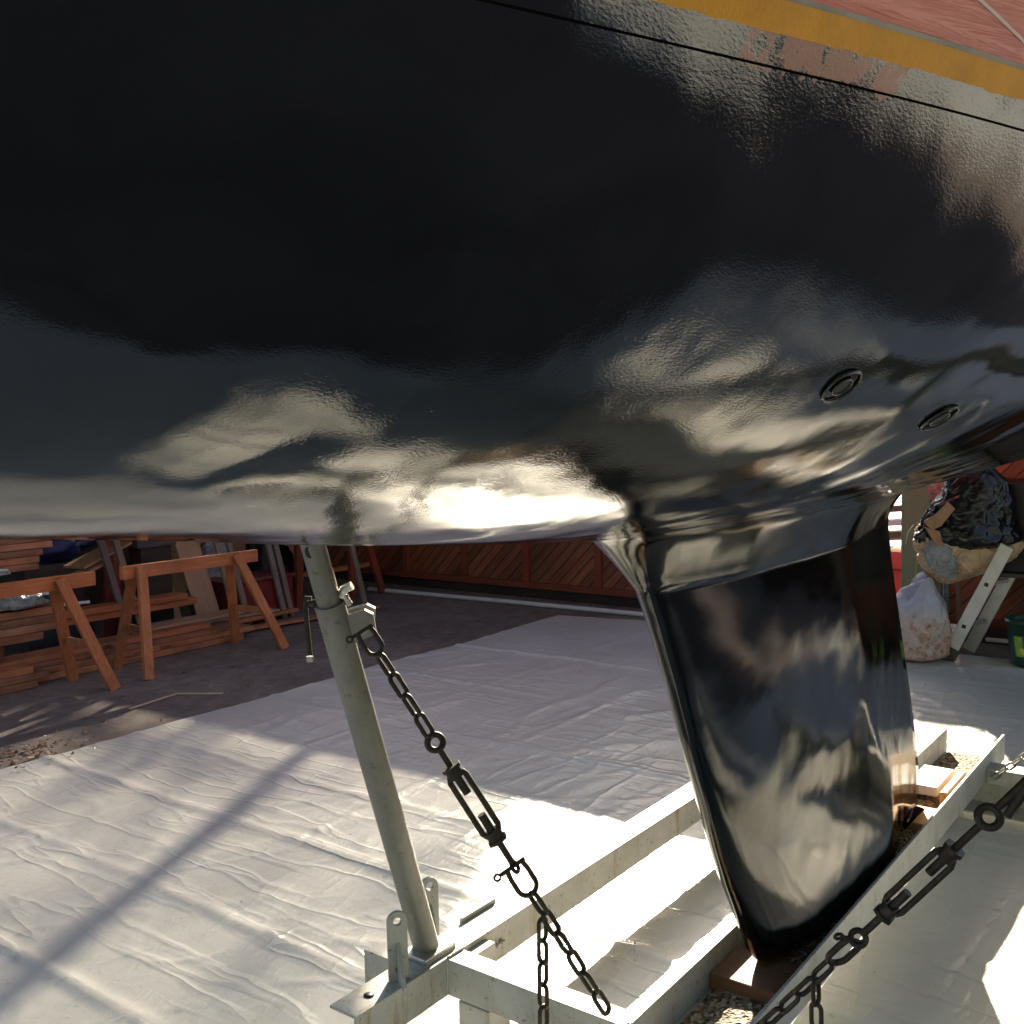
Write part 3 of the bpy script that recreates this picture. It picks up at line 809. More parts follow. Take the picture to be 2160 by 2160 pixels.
# near chain
ch2 = thing('lashing_chain', 'thick dark tension chain with turnbuckle crossing the lower right corner nearest the camera', 'chain', P(1.93, .2, .27), 'lashing chains of the trailer frame')
c0 = P(1.92, .905, 1.152); c1 = P(1.925, .205, .272); D = c1-c0; view = (CAM-(c0+D*.5)).normalized()
shackle(ch2, s(.03), D, view, .07, .04, .0065, M['chain'])
run_links(ch2, s(.07), s(.14), .042, .028, .0048, M['chain'])
mb = MB(); e = s(.235); y = view.cross(D).normalized()
mb.tube([s(.14), s(.20)+y*.004, s(.262)+y*.018], [.009, .012, .008], 10)
mb.tube([s(.15), s(.2), s(.262)-y*.002], [.009, .010, .007], 10); mb.build('chain_hook', M['chain'], ch2)
ring_eye(ch2, s(.285), view, .018, .0075, M['chain'])
mb = MB(); mb.tube([s(.303), s(.375)], .0075, 10); mb.build('eye_rod', M['chain'], ch2)
turnbuckle(ch2, s(.378), s(.535), .036, M['chain'], view)
mb = MB(); mb.tube([s(.54), s(.60)], .0075, 10); mb.build('eye_rod', M['chain'], ch2)
ring_eye(ch2, s(.615), view, .014, .006, M['chain'])
shackle(ch2, s(.655), D, view+y*1.2, .075, .042, .0065, M['chain'])
run_links(ch2, s(.69), s(.985), .052, .032, .0052, M['chain'])
t0 = s(.735)
run_links(ch2, t0+Vector((0, 0, -.005)), t0+Vector((.004, -.004, -.36)), .052, .031, .0048, M['chain'])
# small galvanised chain on the rear frame
ch3 = thing('safety_chain', 'thin bright galvanised chain rising from the rear cross beam at the right edge', 'chain', P(4.4, .23, .2))
run_links(ch3, P(4.37, .215, .175), P(4.10, .52, .50), .05, .030, .0042, M['chainlt'])

# ---------------------------------------------------------------- walls
def board_wall(name, u, va, vb, z0, z1, posts, label, rail=True):
    w = thing(name, label, 'wall', (u, (va+vb)/2, 0))
    mb = MB(); mb.box((u, va, z0), (u+.02, vb, z1)); mb.build('board_panel', M['boards'], w)
    if rail:
        mb = MB(); mb.box((u-.05, va, z0), (u-.001, vb, z0+.06)); mb.build('bottom_rail', M['wallrail'], w, bevel=.003)
        mb = MB(); mb.box((u-.06, va, z1), (u+.06, vb, z1+.05)); mb.build('top_rail', M['wallrail'], w, bevel=.003)
    for p in posts:
        mb = MB(); mb.box((u-.045, p-.035, z0+.0605), (u-.002, p+.035, z1-.001)); mb.build('wall_post', M['wallpost'], w, bevel=.003)
    return w
board_wall('boarded_wall', 8.0, 2.30, 8.2, .10, 1.85, [2.36, 3.12, 3.90, 4.72, 5.50, 6.3, 7.1, 7.9], 'low dark red boarded wall with posts behind the empty floor left of the keel')
mb = MB(); mb.box((8.0, 2.3, 0), (8.06, 8.2, .0995)); tag(mb.build('plinth', M['darkwall']), 'black plinth under the low boarded wall', 'plinth')
mb = MB(); mb.tube([(7.64, 2.6, .025), (7.62, 3.35, .025), (7.58, 4.6, .025), (7.5, 6.4, .025)], .022, 10); tag(mb.build('drain_pipe', M['pipe']), 'long white pipe lying at the foot of the low boarded wall', 'pipe')
board_wall('boarded_wall', 8.12, -1.0, .88, .10, 2.95, [], 'tall diagonal cedar boarded wall behind the ladder and bucket')
mb = MB(); mb.box((7.95, -1.0, .0), (8.1195, .80, .03)); mb.box((8.06, -1.0, .03), (8.1195, .80, .0995)); tag(mb.build('plinth', M['darkwall']), 'black plinth under the tall boarded wall', 'plinth')
mb = MB(); mb.tube([(7.85, .55, .05), (7.85, .12, .05)], .016, 10); tag(mb.build('short_pipe', M['pipe']), 'short white pipe on the floor between ladder and bucket', 'pipe')
mb = MB(); mb.box((7.90, .955, 0), (8.10, 1.165, 3.015)); col_ = mb.build('column', M['green'], bevel=.006); tag(col_, 'olive green square timber column beside the outdoor gap', 'column')
mb = MB(); mb.box((7.96, .885, 0), (8.06, .954, 3.015)); mb.build('shaded_side_face', M['green_shaded'], col_, bevel=.004)  # side face of the column, shaded by its darker colour
# dark lining of the workshop bay on the left
mb = MB(); mb.box((-3, 8.2, 0), (8.0, 8.25, 3.5)); tag(mb.build('shed_wall', M['darkwall']), 'dark lining wall at the back of the workshop bay', 'wall')
mb = MB(); mb.add([(-3.2, 4.1, 3.36), (8.2, 4.1, 3.36), (8.2, 8.5, 3.6), (-3.2, 8.5, 3.6), (-3.2, 4.1, 3.42), (8.2, 4.1, 3.42), (8.2, 8.5, 3.66), (-3.2, 8.5, 3.66)], [(0,3,2,1),(4,5,6,7),(0,1,5,4),(1,2,6,5),(2,3,7,6),(3,0,4,7)])
sr = mb.build('added_workshop_roof', M['roofsheet']); tag(sr, 'added corrugated lean to roof keeping the timber store dark', 'roof')  # unseen roof added to darken the timber store
mb = MB()
mb.box((7.35, -1.05, 3.02), (8.22, 4.05, 3.08)); tag(mb.build('added_eave_roof', M['roofsheet']), 'added narrow roof strip along the boarded wall, sized for its shadow band', 'roof')  # unseen strip, placed so its shadow band falls forward of the keel
for u in (-3, 1.0):
    mb = MB(); mb.box((u-.06, 4.12, 0), (u+.06, 4.24, 3.35)); 
    if u < 0: tag(mb.build('roof_post', M['green']), 'olive roof post of the workshop bay', 'column')

# ---------------------------------------------------------------- sawhorses
def sawhorse(u0, u1, v, legs, label):
    t = thing('sawhorse', label, 'sawhorse', ((u0+u1)/2, v, 0), 'orange timber sawhorses')
    mb = MB(); mb.beam((u0, v, .705), (u1, v, .705), .045, .09); mb.build('top_beam', M['sawwood'], t, bevel=.002)
    for (ul, un, uf) in legs:   # apex u, near foot u, far foot u
        mb = MB(); mb.beam((ul, v-.045, .735), (un, v-.25, .0), .07, .032, (0, 1, 0)); mb.build('leg', M['sawleg'], t, bevel=.002)
        mb = MB(); mb.beam((ul, v+.045, .735), (uf, v+.25, .0), .07, .032, (0, 1, 0)); mb.build('leg', M['sawleg'], t, bevel=.002)
        um = (un+uf+ul)/3
        mb = MB(); mb.beam(((ul+un)/2+.02, v-.135, .30), ((ul+uf)/2+.02, v+.135, .30), .022, .05); mb.build('cross_rail', M['sawleg'], t, bevel=.002)
    return t
sh1 = sawhorse(2.35, 3.70, 5.13, [(3.44, 3.66, 3.66), (2.55, 2.45, 2.45)], 'left sawhorse with stamped lettering on its top beam')
sh2 = sawhorse(3.93, 5.08, 5.18, [(4.06, 3.94, 4.02), (4.86, 5.12, 5.05)], 'right sawhorse of the pair standing nearer the support post')
def text_part(body, size, loc, rot, parent, name='stamped_lettering', mat=None):
    cu = bpy.data.curves.new(name, 'FONT'); cu.body = body; cu.size = size; cu.extrude = .0006; cu.space_character = 1.15
    tmp = bpy.data.objects.new(name, cu); me = bpy.data.meshes.new_from_object(tmp)
    bpy.data.objects.remove(tmp)
    o = bpy.data.objects.new(name, me); COL.objects.link(o); me.materials.append(mat or M['ink'])
    o.parent = parent; o.location = Vector(loc)-Vector(parent['_o']); o.rotation_euler = rot
    return o
text_part('N8JL', .062, (2.92, 5.13-.0240, .682), (PI/2, 0, 0), sh1)

# a low trestle bench far left, in the dark
t = thing('trestle_bench', 'dark brown trestle bench in the shade at the foot of the low wall', 'bench', (7.0, 6.35, 0))
mb = MB(); mb.box((6.3, 6.15, .62), (7.55, 6.6, .66)); mb.build('bench_top', M['wallrail'], t, bevel=.003)
mb = MB(); mb.box((6.4, 6.22, .29), (7.35, 6.34, .33)); mb.build('shelf', M['sawwood'], t, bevel=.003)
for (a, b_) in ((6.42, 6.36), (7.1, 7.06), (7.3, 7.48)):
    mb = MB(); mb.beam((a, 6.22, .62), (b_, 6.18, 0), .07, .04, (0, 1, 0)); mb.build('leg', M['wallpost'], t)
mb = MB(); mb.box((5.45, 6.0, .0), (6.15, 6.45, .36)); bx = mb.build('storage_box', M['redpaint'], bevel=.01); tag(bx, 'dark red wooden box on the floor behind the right sawhorse', 'box')
mb = MB(); mb.box((5.43, 5.98, .361), (6.17, 6.47, .385)); mb.build('lid', M['redpaint'], bx, bevel=.004)

# ---------------------------------------------------------------- timber stacks
STK = 'boards of the timber stack behind the sawhorses'
ords = ['lowest', 'second', 'third', 'fourth', 'fifth', 'sixth', 'seventh']
def board(u0, u1, v, z, wd, th, rot, lab, mat='lumber', tilt=0):
    mb = MB(); mb.box((-(u1-u0)/2, -wd/2, 0), ((u1-u0)/2, wd/2, th))
    o = mb.build('timber_board', M[mat], origin=(0, 0, 0), bevel=.003); o.location = ((u0+u1)/2, v, z); o.rotation_euler = (0, tilt, rot)
    tag(o, lab, 'board', STK); return o
z = .004
right = [(1.6, 5.18, .045, 0), (1.9, 5.30, .045, .006), (1.7, 5.12, .04, -.004), (2.4, 4.9, .04, .01)]
bl = []
for i, (a, b_, th, r) in enumerate(right):
    bl.append(board(a, b_, 5.60+.012*i, z, .22, th-.002, r, '%s long fir board of the low stack running behind both sawhorses' % ords[i])); z += th
o_ = bl[1]; o_['_o'] = tuple(o_.location)
text_part('NSU', .034, (4.20, 5.60+.012-.1115, .053), (PI/2, 0, 0), o_)
text_part('TION', .034, (4.42, 5.60+.012-.1115, .054), (PI/2, 0, 0), o_)
board(4.3, 5.32, 5.74, z+.002, .2, .02, .02, 'pale short offcut lying on the right end of the low stack', 'plywood')
z2 = z
for i, (a, b_, th) in enumerate(((3.9, 5.05, .055), (3.7, 4.95, .045))):
    board(a, b_, 5.98-.02*i, z2+.10, .16, th, .0, '%s orange beam raised on the low stack under the right sawhorse' % ('lower' if i == 0 else 'upper'), 'sawwood'); z2 += th+.001
# front left bundle
z = .004
for i in range(3):
    board(1.4, [3.42, 3.50, 3.40][i], 5.46+.01*i, z, .16, .046, -.004*i, '%s board of the short bundle at the left edge catching sunlight' % ['bottom', 'middle', 'top'][i]); z += .048
z = .26
for i in range(4):
    board(1.2, [3.62, 3.78, 3.74, 3.80][i], 5.78+.015*i, z, .25, .05, .003*i, '%s plank of the raised pile behind the left sawhorse' % ['bottom', 'second', 'third', 'top'][i]); z += .052
board(1.4, 3.55, 6.0, .56, .3, .03, 0, 'thin reddish panel on the raised pile behind the left sawhorse')
for i, u in enumerate((2.0, 3.3)): 
    mb = MB(); mb.box((u, 5.7, .20), (u+.07, 6.0, .259)); tag(mb.build('timber_bearer', M['blockwood']), '%s cross bearer under the raised pile of planks' % ('left' if i == 0 else 'right'), 'bearer')
    mb = MB(); mb.box((u, 5.72, .0), (u+.07, 5.98, .199)); tag(mb.build('timber_bearer', M['blockwood']), '%s support block under a bearer of the raised pile' % ('left' if i == 0 else 'right'), 'bearer')
z = .70
for i in range(5):
    board(1.3, [3.80, 3.82, 3.86, 3.95, 4.02][i], 6.15+.02*i, z, .3, .045, .004*i, '%s thick plank in the high pile at the top left corner of the timber store' % ords[i]); z += .047
for i, u in enumerate((1.6, 3.4)):
    mb = MB(); mb.box((u, 6.05, .0), (u+.1, 6.3, .699)); tag(mb.build('timber_bearer', M['blockwood']), '%s tall block carrying the high pile of planks' % ('left' if i == 0 else 'right'), 'bearer')
# things on the raised pile
def lump(name, mat, loc, size, seed, amp=.3, parent=None, subs=4, flat=0, labelled=None):
    import bmesh
    bm = bmesh.new(); bmesh.ops.create_icosphere(bm, subdivisions=subs, radius=1)
    for v in bm.verts:
        d = v.co.normalized()
        k = 1+amp*noise.noise(d*1.6+Vector((seed, 0, 0)))+amp*.6*(1-abs(noise.noise(d*3.5+Vector((0, seed, 0))))*3)*.4+amp*.25*noise.noise(d*9+Vector((0, 0, seed)))
        v.co = Vector((d.x*k*size[0], d.y*k*size[1], d.z*k*size[2]))
        if flat and v.co.z < -size[2]*flat: v.co.z = -size[2]*flat
    me = bpy.data.meshes.new(name); bm.to_mesh(me); bm.free(); me.materials.append(mat)
    for p in me.polygons: p.use_smooth = True
    o = bpy.data.objects.new(name, me); COL.objects.link(o); o['_o'] = tuple(loc)
    if parent is not None: o.parent = parent; o.location = Vector(loc)-Vector(parent['_o'])
    else: o.location = loc
    return o
tag(lump('plastic_bag', M['greyplastic'], (3.50, 5.80, .525), (.22, .12, .07), 3, .4, flat=.6), 'crumpled grey plastic bag lying on the raised planks', 'bag')
tag(lump('paper_scrap', M['white'], (3.68, 5.62, .58), (.06, .03, .03), 5, .6, flat=.5, subs=3), 'crumpled white paper scrap beside the grey bag', 'paper')
mb = MB(); mb.tube([(3.18, 5.95, .73), (3.40, 5.90, .735), (3.52, 5.90, .73), (3.55, 5.93, .71), (3.50, 5.97, .70)], .012, 8); tag(mb.build('hook_tool', M['white']), 'small white hooked tool resting on the high planks', 'tool')
mb = MB(); mb.tube([(3.72, 5.56, .49), (3.88, 5.50, .49)], .012, 8); tag(mb.build('paint_stick', M['white']), 'short white stick on the raised planks', 'stick')
tag(lump('blue_tarpaulin', M['blue'], (4.18, 6.7, .80), (.36, .22, .15), 8, .45), 'folded dark blue tarpaulin behind the high plank pile', 'tarpaulin')
block('tarp_crate', (3.95, 6.5, 0), (4.5, 6.95, .66), M['darkgrey'], 'dark crate carrying the blue tarpaulin', 'crate')
mb = MB(); mb.beam((4.15, 6.15, .66), (4.62, 6.25, .80), .22, .02); o_ = mb.build('cardboard_piece', M['card']); tag(o_, 'bent brown cardboard piece leaning below the blue tarpaulin', 'cardboard')
mb = MB(); mb.beam((4.02, 6.05, .58), (4.35, 6.1, .68), .14, .015); tag(mb.build('cardboard_piece', M['card']), 'small brown cardboard flap beside the high planks', 'cardboard')
# red gas bottle
gb = thing('gas_cylinder', 'tall dark red gas cylinder standing behind the sawhorses', 'gas cylinder', (4.55, 6.3, 0))
mb = MB(); mb.lathe([(0.001, 0), (.075, .0), (.08, .02), (.08, .95), (.07, 1.02), (.035, 1.07), (.03, 1.1), (.001, 1.1)], (4.55, 6.3, 0), 28); mb.build('body', M['redpaint'], gb)
mb = MB(); mb.tube([(4.55, 6.3, 1.1), (4.55, 6.3, 1.2)], .02, 10); mb.tube([(4.50, 6.3, 1.17), (4.60, 6.3, 1.17)], .012, 8); mb.build('valve', M['bright'], gb)
mb = MB(); mb.box((4.56, 5.98, .03), (4.82, 6.12, .17)); tag(mb.build('tool_case', M['blue'], bevel=.01), 'small dark blue tool case on the floor behind the sawhorses', 'case')
# leaning sheets and battens
def leaning(name, mat, u, v, w_, h, th, tiltu, tiltv, lab, cat, group=None):
    mb = MB(); mb.box((-w_/2, -th/2, 0), (w_/2, th/2, h)); o = mb.build(name, mat, origin=(0, 0, 0), bevel=.003); o.location = (u, v, .004); o.rotation_euler = (-tiltv, tiltu, 0)
    tag(o, lab, cat, group); return o
leaning('leaning_board', M['plywood'], 5.02, 6.15, .16, 1.25, .02, -.20, .1, 'pale narrow board leaning left of the grey slab', 'board')
leaning('leaning_board', M['plywood'], 5.30, 6.05, .22, 1.3, .02, -.22, .1, 'pale plywood board leaning behind the right sawhorse', 'board')
mb = MB(); mb.box((4.66, 6.10, .75), (5.02, 6.30, .97)); tag(mb.build('grey_slab', M['darkgrey'], bevel=.005), 'dark slate grey slab above the sawhorse end', 'slab')
block('slab_stand', (4.70, 6.12, .0), (4.98, 6.28, .749), M['darkwall'], 'dark stand under the grey slab', 'stand')
for i, (u, tl) in enumerate(((4.48, -.22), (4.60, -.22), (5.48, -.20), (5.60, -.20), (6.0, -.19), (6.08, -.19), (6.45, -.18), (6.85, -.2))):
    leaning('leaning_batten', M['batten'], u, 5.95 if i < 6 else 5.8, .05, 1.2, .03, tl, .06, 'grey timber batten, %s from the left of the row leaning behind the sawhorses' % ['first', 'second', 'third', 'fourth', 'fifth', 'sixth', 'seventh', 'eighth'][i], 'batten', 'leaning battens')
tag(lump('rubbish_bag', M['greyplastic'], (5.75, 6.6, .30), (.22, .25, .42), 11, .3, flat=.72), 'grey rubbish bag between the leaning battens', 'bag')
tag(lump('rubbish_bag', M['blackbox'], (6.45, 6.7, .30), (.25, .25, .40), 15, .3, flat=.75), 'black rubbish bag right of the leaning battens', 'bag')
board(5.0, 6.1, 6.0, .05, .28, .03, .05, 'wide flat board lying on the floor right of the stack', 'lumber')
board(4.9, 5.9, 6.02, .085, .2, .02, -.06, 'thin pale board lying over the flat board', 'plywood')
board(5.35, 6.75, 5.62, .02, .09, .022, -.12, 'narrow loose batten lying diagonal on the concrete', 'lumber')
mb = MB(); mb.box((6.2, 7.6, 0), (7.7, 8.1, 1.25)); cb = mb.build('cupboard', M['card'], bevel=.01); tag(cb, 'brown cupboard in the shade by the shed lining wall', 'cupboard')
mb = MB(); mb.box((6.24, 7.585, .05), (6.93, 7.5995, 1.2)); mb.build('door', M['card'], cb); mb = MB(); mb.box((6.96, 7.585, .05), (7.66, 7.5995, 1.2)); mb.build('door', M['card'], cb)

# ---------------------------------------------------------------- right hand corner
# clear rubbish bag
import bmesh
def sack(name, mat, c, r, h, seed, ears=True):
    mb = MB(); n = 90; rows = 50; vs = []
    for j in range(rows+1):
        t_ = j/rows; z = h*t_
        rr = r*(1-.25*(1-min(1, t_/.08))**2)*(1 if t_ < .5 else 1-.55*((t_-.5)/.5)**1.6)
        for k in range(n):
            a = 2*PI*k/n; d = Vector((math.cos(a), math.sin(a), t_*2.2))
            kk = 1+.18*noise.noise(d*1.5+Vector((seed, 0, 0)))+.10*(.3-abs(noise.noise(d*3.5+Vector((0, seed, 0)))))+.05*(.3-abs(noise.noise(d*9)))
            zz = z*(.93+(.13*math.cos(a+.9)*t_**3+.06*math.cos(3*a)*t_**3 if ears else 0))
            vs.append(Vector(c)+Vector((math.cos(a)*rr*kk, math.sin(a)*rr*kk, zz+.02*noise.noise(d*3)*t_)))
    fs = [(j*n+k, j*n+(k+1) % n, (j+1)*n+(k+1) % n, (j+1)*n+k) for j in range(rows) for k in range(n)]
    mb.add(vs, fs, 0, True); mb.add(vs[:n], [tuple(reversed(range(n)))], 0); mb.add(vs[-n:], [tuple(range(n))], 0, True)
    return mb.build(name, mat)
tag(sack('shavings_bag', M['clearbag'], P(7.18, -.86, .02), .215, .53, 4), 'clear plastic bag full of pinkish wood shavings at the foot of the green column', 'bag')
# ladder lying against the bench
ld = thing('ladder', 'short aluminium ladder leaning beside the clear bag', 'ladder', P(7.3, -.66, 0))
for k, (u, w0_, w1_) in enumerate(((7.22, -.655, -.36), (7.56, -.60, -.30))):
    a = P(u, w0_, .03 if k == 0 else .02); b_ = P(u+.02, w1_+.06, .80); mb = MB()
    mb.beam(a, b_, .022, .085, (0, 1, .3)); r_ = mb.build('rail', M['alu'], ld, bevel=.003)
    d = (b_-a).normalized()
    for q in (.24, .56):
        c = a+d*q+Vector((-.0125, 0, 0)); mb = MB(); mb.beam(c, c+Vector((.0008, 0, 0))*1, .026, .026, (0, 1, .3)); mb.build('rung_socket', M['blackbox'], r_)
    if k == 0:
        mb = MB(); mb.beam(a-d*.03, a+d*.075, .034, .10, (0, 1, .3)); mb.build('rubber_foot', M['rubber'], r_, bevel=.008)
a = P(7.22, -.655, .03); b_ = P(7.24, -.30, .80); d = (b_-a).normalized(); a2 = P(7.56, -.60, .02)
for q in (.24, .56):
    mb = MB(); mb.beam(a+d*q+Vector((.012, 0, 0)), a2+d*q-Vector((.012, 0, 0)), .03, .022); mb.build('rung', M['alu'], ld)
mb = MB(); mb.tube([P(7.6, -.765, 0), P(7.62, -.765, 1.2)], .022, 14); tag(mb.build('steel_tube', M['greypipe']), 'slim grey steel tube standing upright between bag and ladder', 'tube')
mb = MB(); mb.beam(P(7.66, -.68, 0), P(7.66, -.72, .9), .02, .03); tag(mb.build('thin_lath', M['batten']), 'thin wooden lath just right of the grey tube', 'lath')
# bucket
bc = P(7.33, -.165, .02)
bk = thing('bucket', 'dark green plastic bucket with a green and yellow label at the right edge', 'bucket', bc)
mb = MB(); mb.lathe([(.001, 0), (.118, 0), (.122, .01), (.150, .27), (.160, .272), (.160, .300), (.148, .300), (.145, .27), (.116, .02), (.001, .02)], bc, 40); mb.build('body', M['bucket'], bk)
mb = MB(); hp = [bc+Vector((0, 0, .285))+Vector((.6, -.8, 0))*(-.157*math.cos(a))+Vector((-.25, -.15, .97))*(.150*math.sin(a)) for a in [PI*k/16 for k in range(17)]]; mb.tube(hp, .0035, 8); mb.build('handle', M['bucket'], bk)
def label_patch(a0, a1, z0, z1, mat, out, skew=0, name='label'):
    mb = MB(); n = 14; vs = []
    for j, z in enumerate((z0, z1)):
        for k in range(n+1):
            a = a0+(a1-a0)*k/n+skew*j; r = .122+.028*(z-.01)/.26+out; vs.append(bc+Vector((math.cos(a)*r, math.sin(a)*r, z)))
    mb.add(vs, [(k, k+1, n+2+k, n+1+k) for k in range(n)], 0, True); return mb.build(name, mat, bk)
aa = math.atan2(-1.1+.0-bc.y, 0-bc.x)
label_patch(aa-.80, aa+.75, .06, .20, M['label_purple'], .0015)
label_patch(aa-.70, aa-.30, .065, .195, M['label_green'], .003, -.10, 'label_print'); label_patch(aa-.1, aa+.6, .07, .19, M['label_green'], .003, .1, 'label_print')
label_patch(aa-.38, aa+.1, .075, .12, M['label_yellow'], .0045, -.15, 'label_print')

# black bench with rubbish on top
bn = thing('black_workbench', 'black box shaped workbench at the right edge under the rubbish sacks', 'workbench', P(7.75, .1, 0))
mb = MB(); mb.box(P(7.55, .75, .585), P(8.1, -.50, 1.20)); mb.build('cabinet', M['blackbox'], bn, bevel=.01)
mb = MB(); mb.box(P(7.50, .80, .555), P(8.11, -.56, .584)); mb.build('slab', M['darkgrey'], bn, bevel=.004)
for w in (.7, -.2):
    mb = MB(); mb.box(P(8.0, w, .0), P(8.06, w-.06, .554)); mb.build('leg', M['blackbox'], bn)
# kraft sack hanging in front, black liner over it, in one bag
def hang_sack(name, mat, prof, c, seed, lab, cat, parent=None, sq=.6, amp=.10):
    """closed crumpled sack: prof = [(z, half width, centre shift)]"""
    mb = MB(); n = 120; vs = []; side_ = Vector((.6, -.8, 0)); dep = Vector((.8, .6, 0))
    rows = 70; pr_ = sorted(prof)
    for j in range(rows+1):
        z = pr_[0][0]+(pr_[-1][0]-pr_[0][0])*j/rows
        hw = table([(a, b_) for a, b_, cc in pr_], z); sh = table([(a, cc) for a, b_, cc in pr_], z)
        for k in range(n):
            a = 2*PI*k/n; q = Vector((math.cos(a)*1.2, math.sin(a)*1.2, z*5))
            warp = Vector((noise.noise(q*2+Vector((7, 0, seed))), noise.noise(q*2+Vector((0, 5, seed))), noise.noise(q*2)))
            q2 = q*1.5+warp*.9+Vector((seed, 0, 0))
            fold = 1+amp*.9*noise.noise(q*.9+Vector((seed, 0, 0)))+amp*1.3*(.35-abs(noise.noise(q2)))+amp*.7*(.3-abs(noise.noise(q2*2.3)))+amp*.35*(.3-abs(noise.noise(q2*5)))
            vs.append(Vector(c)+side_*(sh+math.cos(a)*hw*fold)+dep*(math.sin(a)*hw*sq*fold)+Vector((0, 0, z+.012*noise.noise(q*2))))
    mb.add(vs, [(j*n+k, j*n+(k+1) % n, (j+1)*n+(k+1) % n, (j+1)*n+k) for j in range(rows) for k in range(n)], 0, True)
    mb.add(vs[:n], [tuple(reversed(range(n)))], 0, True); mb.add(vs[-n:], [tuple(range(n))], 0, True)
    if parent is None: o = mb.build(name, mat); tag(o, lab, cat)
    else: o = mb.build(name, mat, parent)
    return o
rc = P(7.36, -.62, 0)
sk = thing('rubbish_sack', 'bulging kraft paper sack in clear film with black liner on top, overhanging the workbench', 'sack', rc+Vector((0, 0, .52)))
hang_sack('kraft_sack', M['kraft'], [(.52, .04, -.08), (.56, .12, -.04), (.64, .25, .02), (.74, .33, .06), (.83, .33, .05), (.93, .24, .0)], rc, 3, '', '', sk, amp=.17)
hang_sack('black_liner', M['blkplastic'], [(.76, .22, .06), (.82, .33, .05), (.92, .31, .05), (1.02, .27, .06), (1.12, .23, .08), (1.22, .19, .09), (1.31, .11, .08)], rc+Vector((-.03, -.02, 0)), 9, '', '', sk, amp=.15)
hang_sack('grey_film', M['greyplastic'], [(.58, .05, -.13), (.66, .09, -.17), (.76, .10, -.20), (.84, .06, -.19)], rc+Vector((-.11, -.08, 0)), 6, '', '', sk, amp=.2)
def flap(parent, pts, th, mat, name):
    mb = MB(); mb.prism([Vector(p) for p in pts], th); return mb.build(name, mat, parent, bevel=.002)
S_ = Vector((.6, -.8, 0))
fc = rc+Vector((-.16, -.10, 0))
flap(sk, [fc+S_*-.30+Vector((0, 0, .95)), fc+S_*-.22+Vector((0, 0, 1.0)), fc+S_*-.14+Vector((0, 0, 1.08)), fc+S_*-.10+Vector((0, 0, 1.04)), fc+S_*-.19+Vector((0, 0, .93)), fc+S_*-.25+Vector((0, 0, .90))], Vector((.02, .015, .01)), M['card'], 'cardboard_flap')
flap(sk, [fc+S_*-.29+Vector((0, 0, .92)), fc+S_*-.20+Vector((0, 0, .895)), fc+S_*-.17+Vector((0, 0, .80)), fc+S_*-.22+Vector((0, 0, .80))], Vector((.02, .015, .0)), M['card'], 'cardboard_flap')
mb = MB(); yb = rc+Vector((-.1, -.08, 1.295)); mb.prism([yb, yb+S_*.115+Vector((0, 0, .028)), yb+S_*.12+Vector((0, 0, .002)), yb+S_*.02+Vector((0, 0, -.012))], Vector((.02, .015, 0))); mb.build('yellow_tie', M['ochre'], sk)
tag(lump('pink_cloth', M['pink'], P(7.82, -.82, 1.19), (.09, .13, .17), 21, .3), 'bundled pink striped cloth hanging beside the green column', 'cloth')
mb = MB(); mb.tube([rc+Vector((-.08, .02, 0))+S_*-.25+Vector((0, 0, z_)) + S_*.006*math.sin(z_*9) for z_ in (.95, .8, .7, .6, .5)], .0025, 6)
mb.tube([rc+Vector((-.08, .02, 0))+S_*-.27+Vector((0, 0, .93)), rc+Vector((-.08, .02, 0))+S_*-.31+Vector((0, 0, .88)), rc+Vector((-.08, .02, 0))+S_*-.325+Vector((0, 0, .80))], .002, 6)
tag(mb.build('hanging_string', M['string']), 'cream string hanging down in front of the green column', 'string')

# ---------------------------------------------------------------- outside, beyond the gap
mb = MB(); mb.box((10.2, 1.2, .0), (11.2, 3.4, .18)); tag(mb.build('plank_stack', M['pale'], bevel=.01), 'pale plank stack on the sunny ground outside the gap', 'planks')
mb = MB(); mb.box((9.4, 1.45, .30), (9.9, 1.78, .46)); mb.box((9.45, 1.47, 0), (9.85, 1.76, .30)); tag(mb.build('red_crate', M['redout'], bevel=.01), 'small red crate outside beside the green column', 'crate')
mb = MB(); mb.box((9.4, 1.80, .0), (9.9, 2.3, .46)); tag(mb.build('white_crate', M['white'], bevel=.01), 'white crate outside left of the red crate', 'crate')
tag_names = ['lower grey deck plank', 'upper grey deck plank', 'blue painted deck plank', 'grey middle deck plank']
for i, (z, m_, tl) in enumerate(((.60, 'darkgrey', .10), (.70, 'lightblue', .12), (.82, 'darkgrey', .08), (.55, 'pale', .1))):
    mb = MB(); mb.beam((9.55+.1*i, 1.25, z+.05), (9.55+.1*i, 2.9, z-.1), .22, .05); tag(mb.build('rack_board', M[m_], bevel=.004), ['lower grey board on the outdoor rack', 'pale blue board on the outdoor rack', 'upper grey board on the outdoor rack', 'bottom pale board on the outdoor rack'][i], 'board', 'boards on the outdoor rack')
mb = MB(); mb.box((9.5, 2.55, 0), (9.6, 2.65, 1.4)); mb.box((9.9, 2.55, 0), (10.0, 2.65, 1.4)); mb.box((9.5, 2.56, .42), (10.0, 2.64, .46)); tag(mb.build('board_rack', M['greypipe']), 'grey upright rack outside holding boards', 'rack')
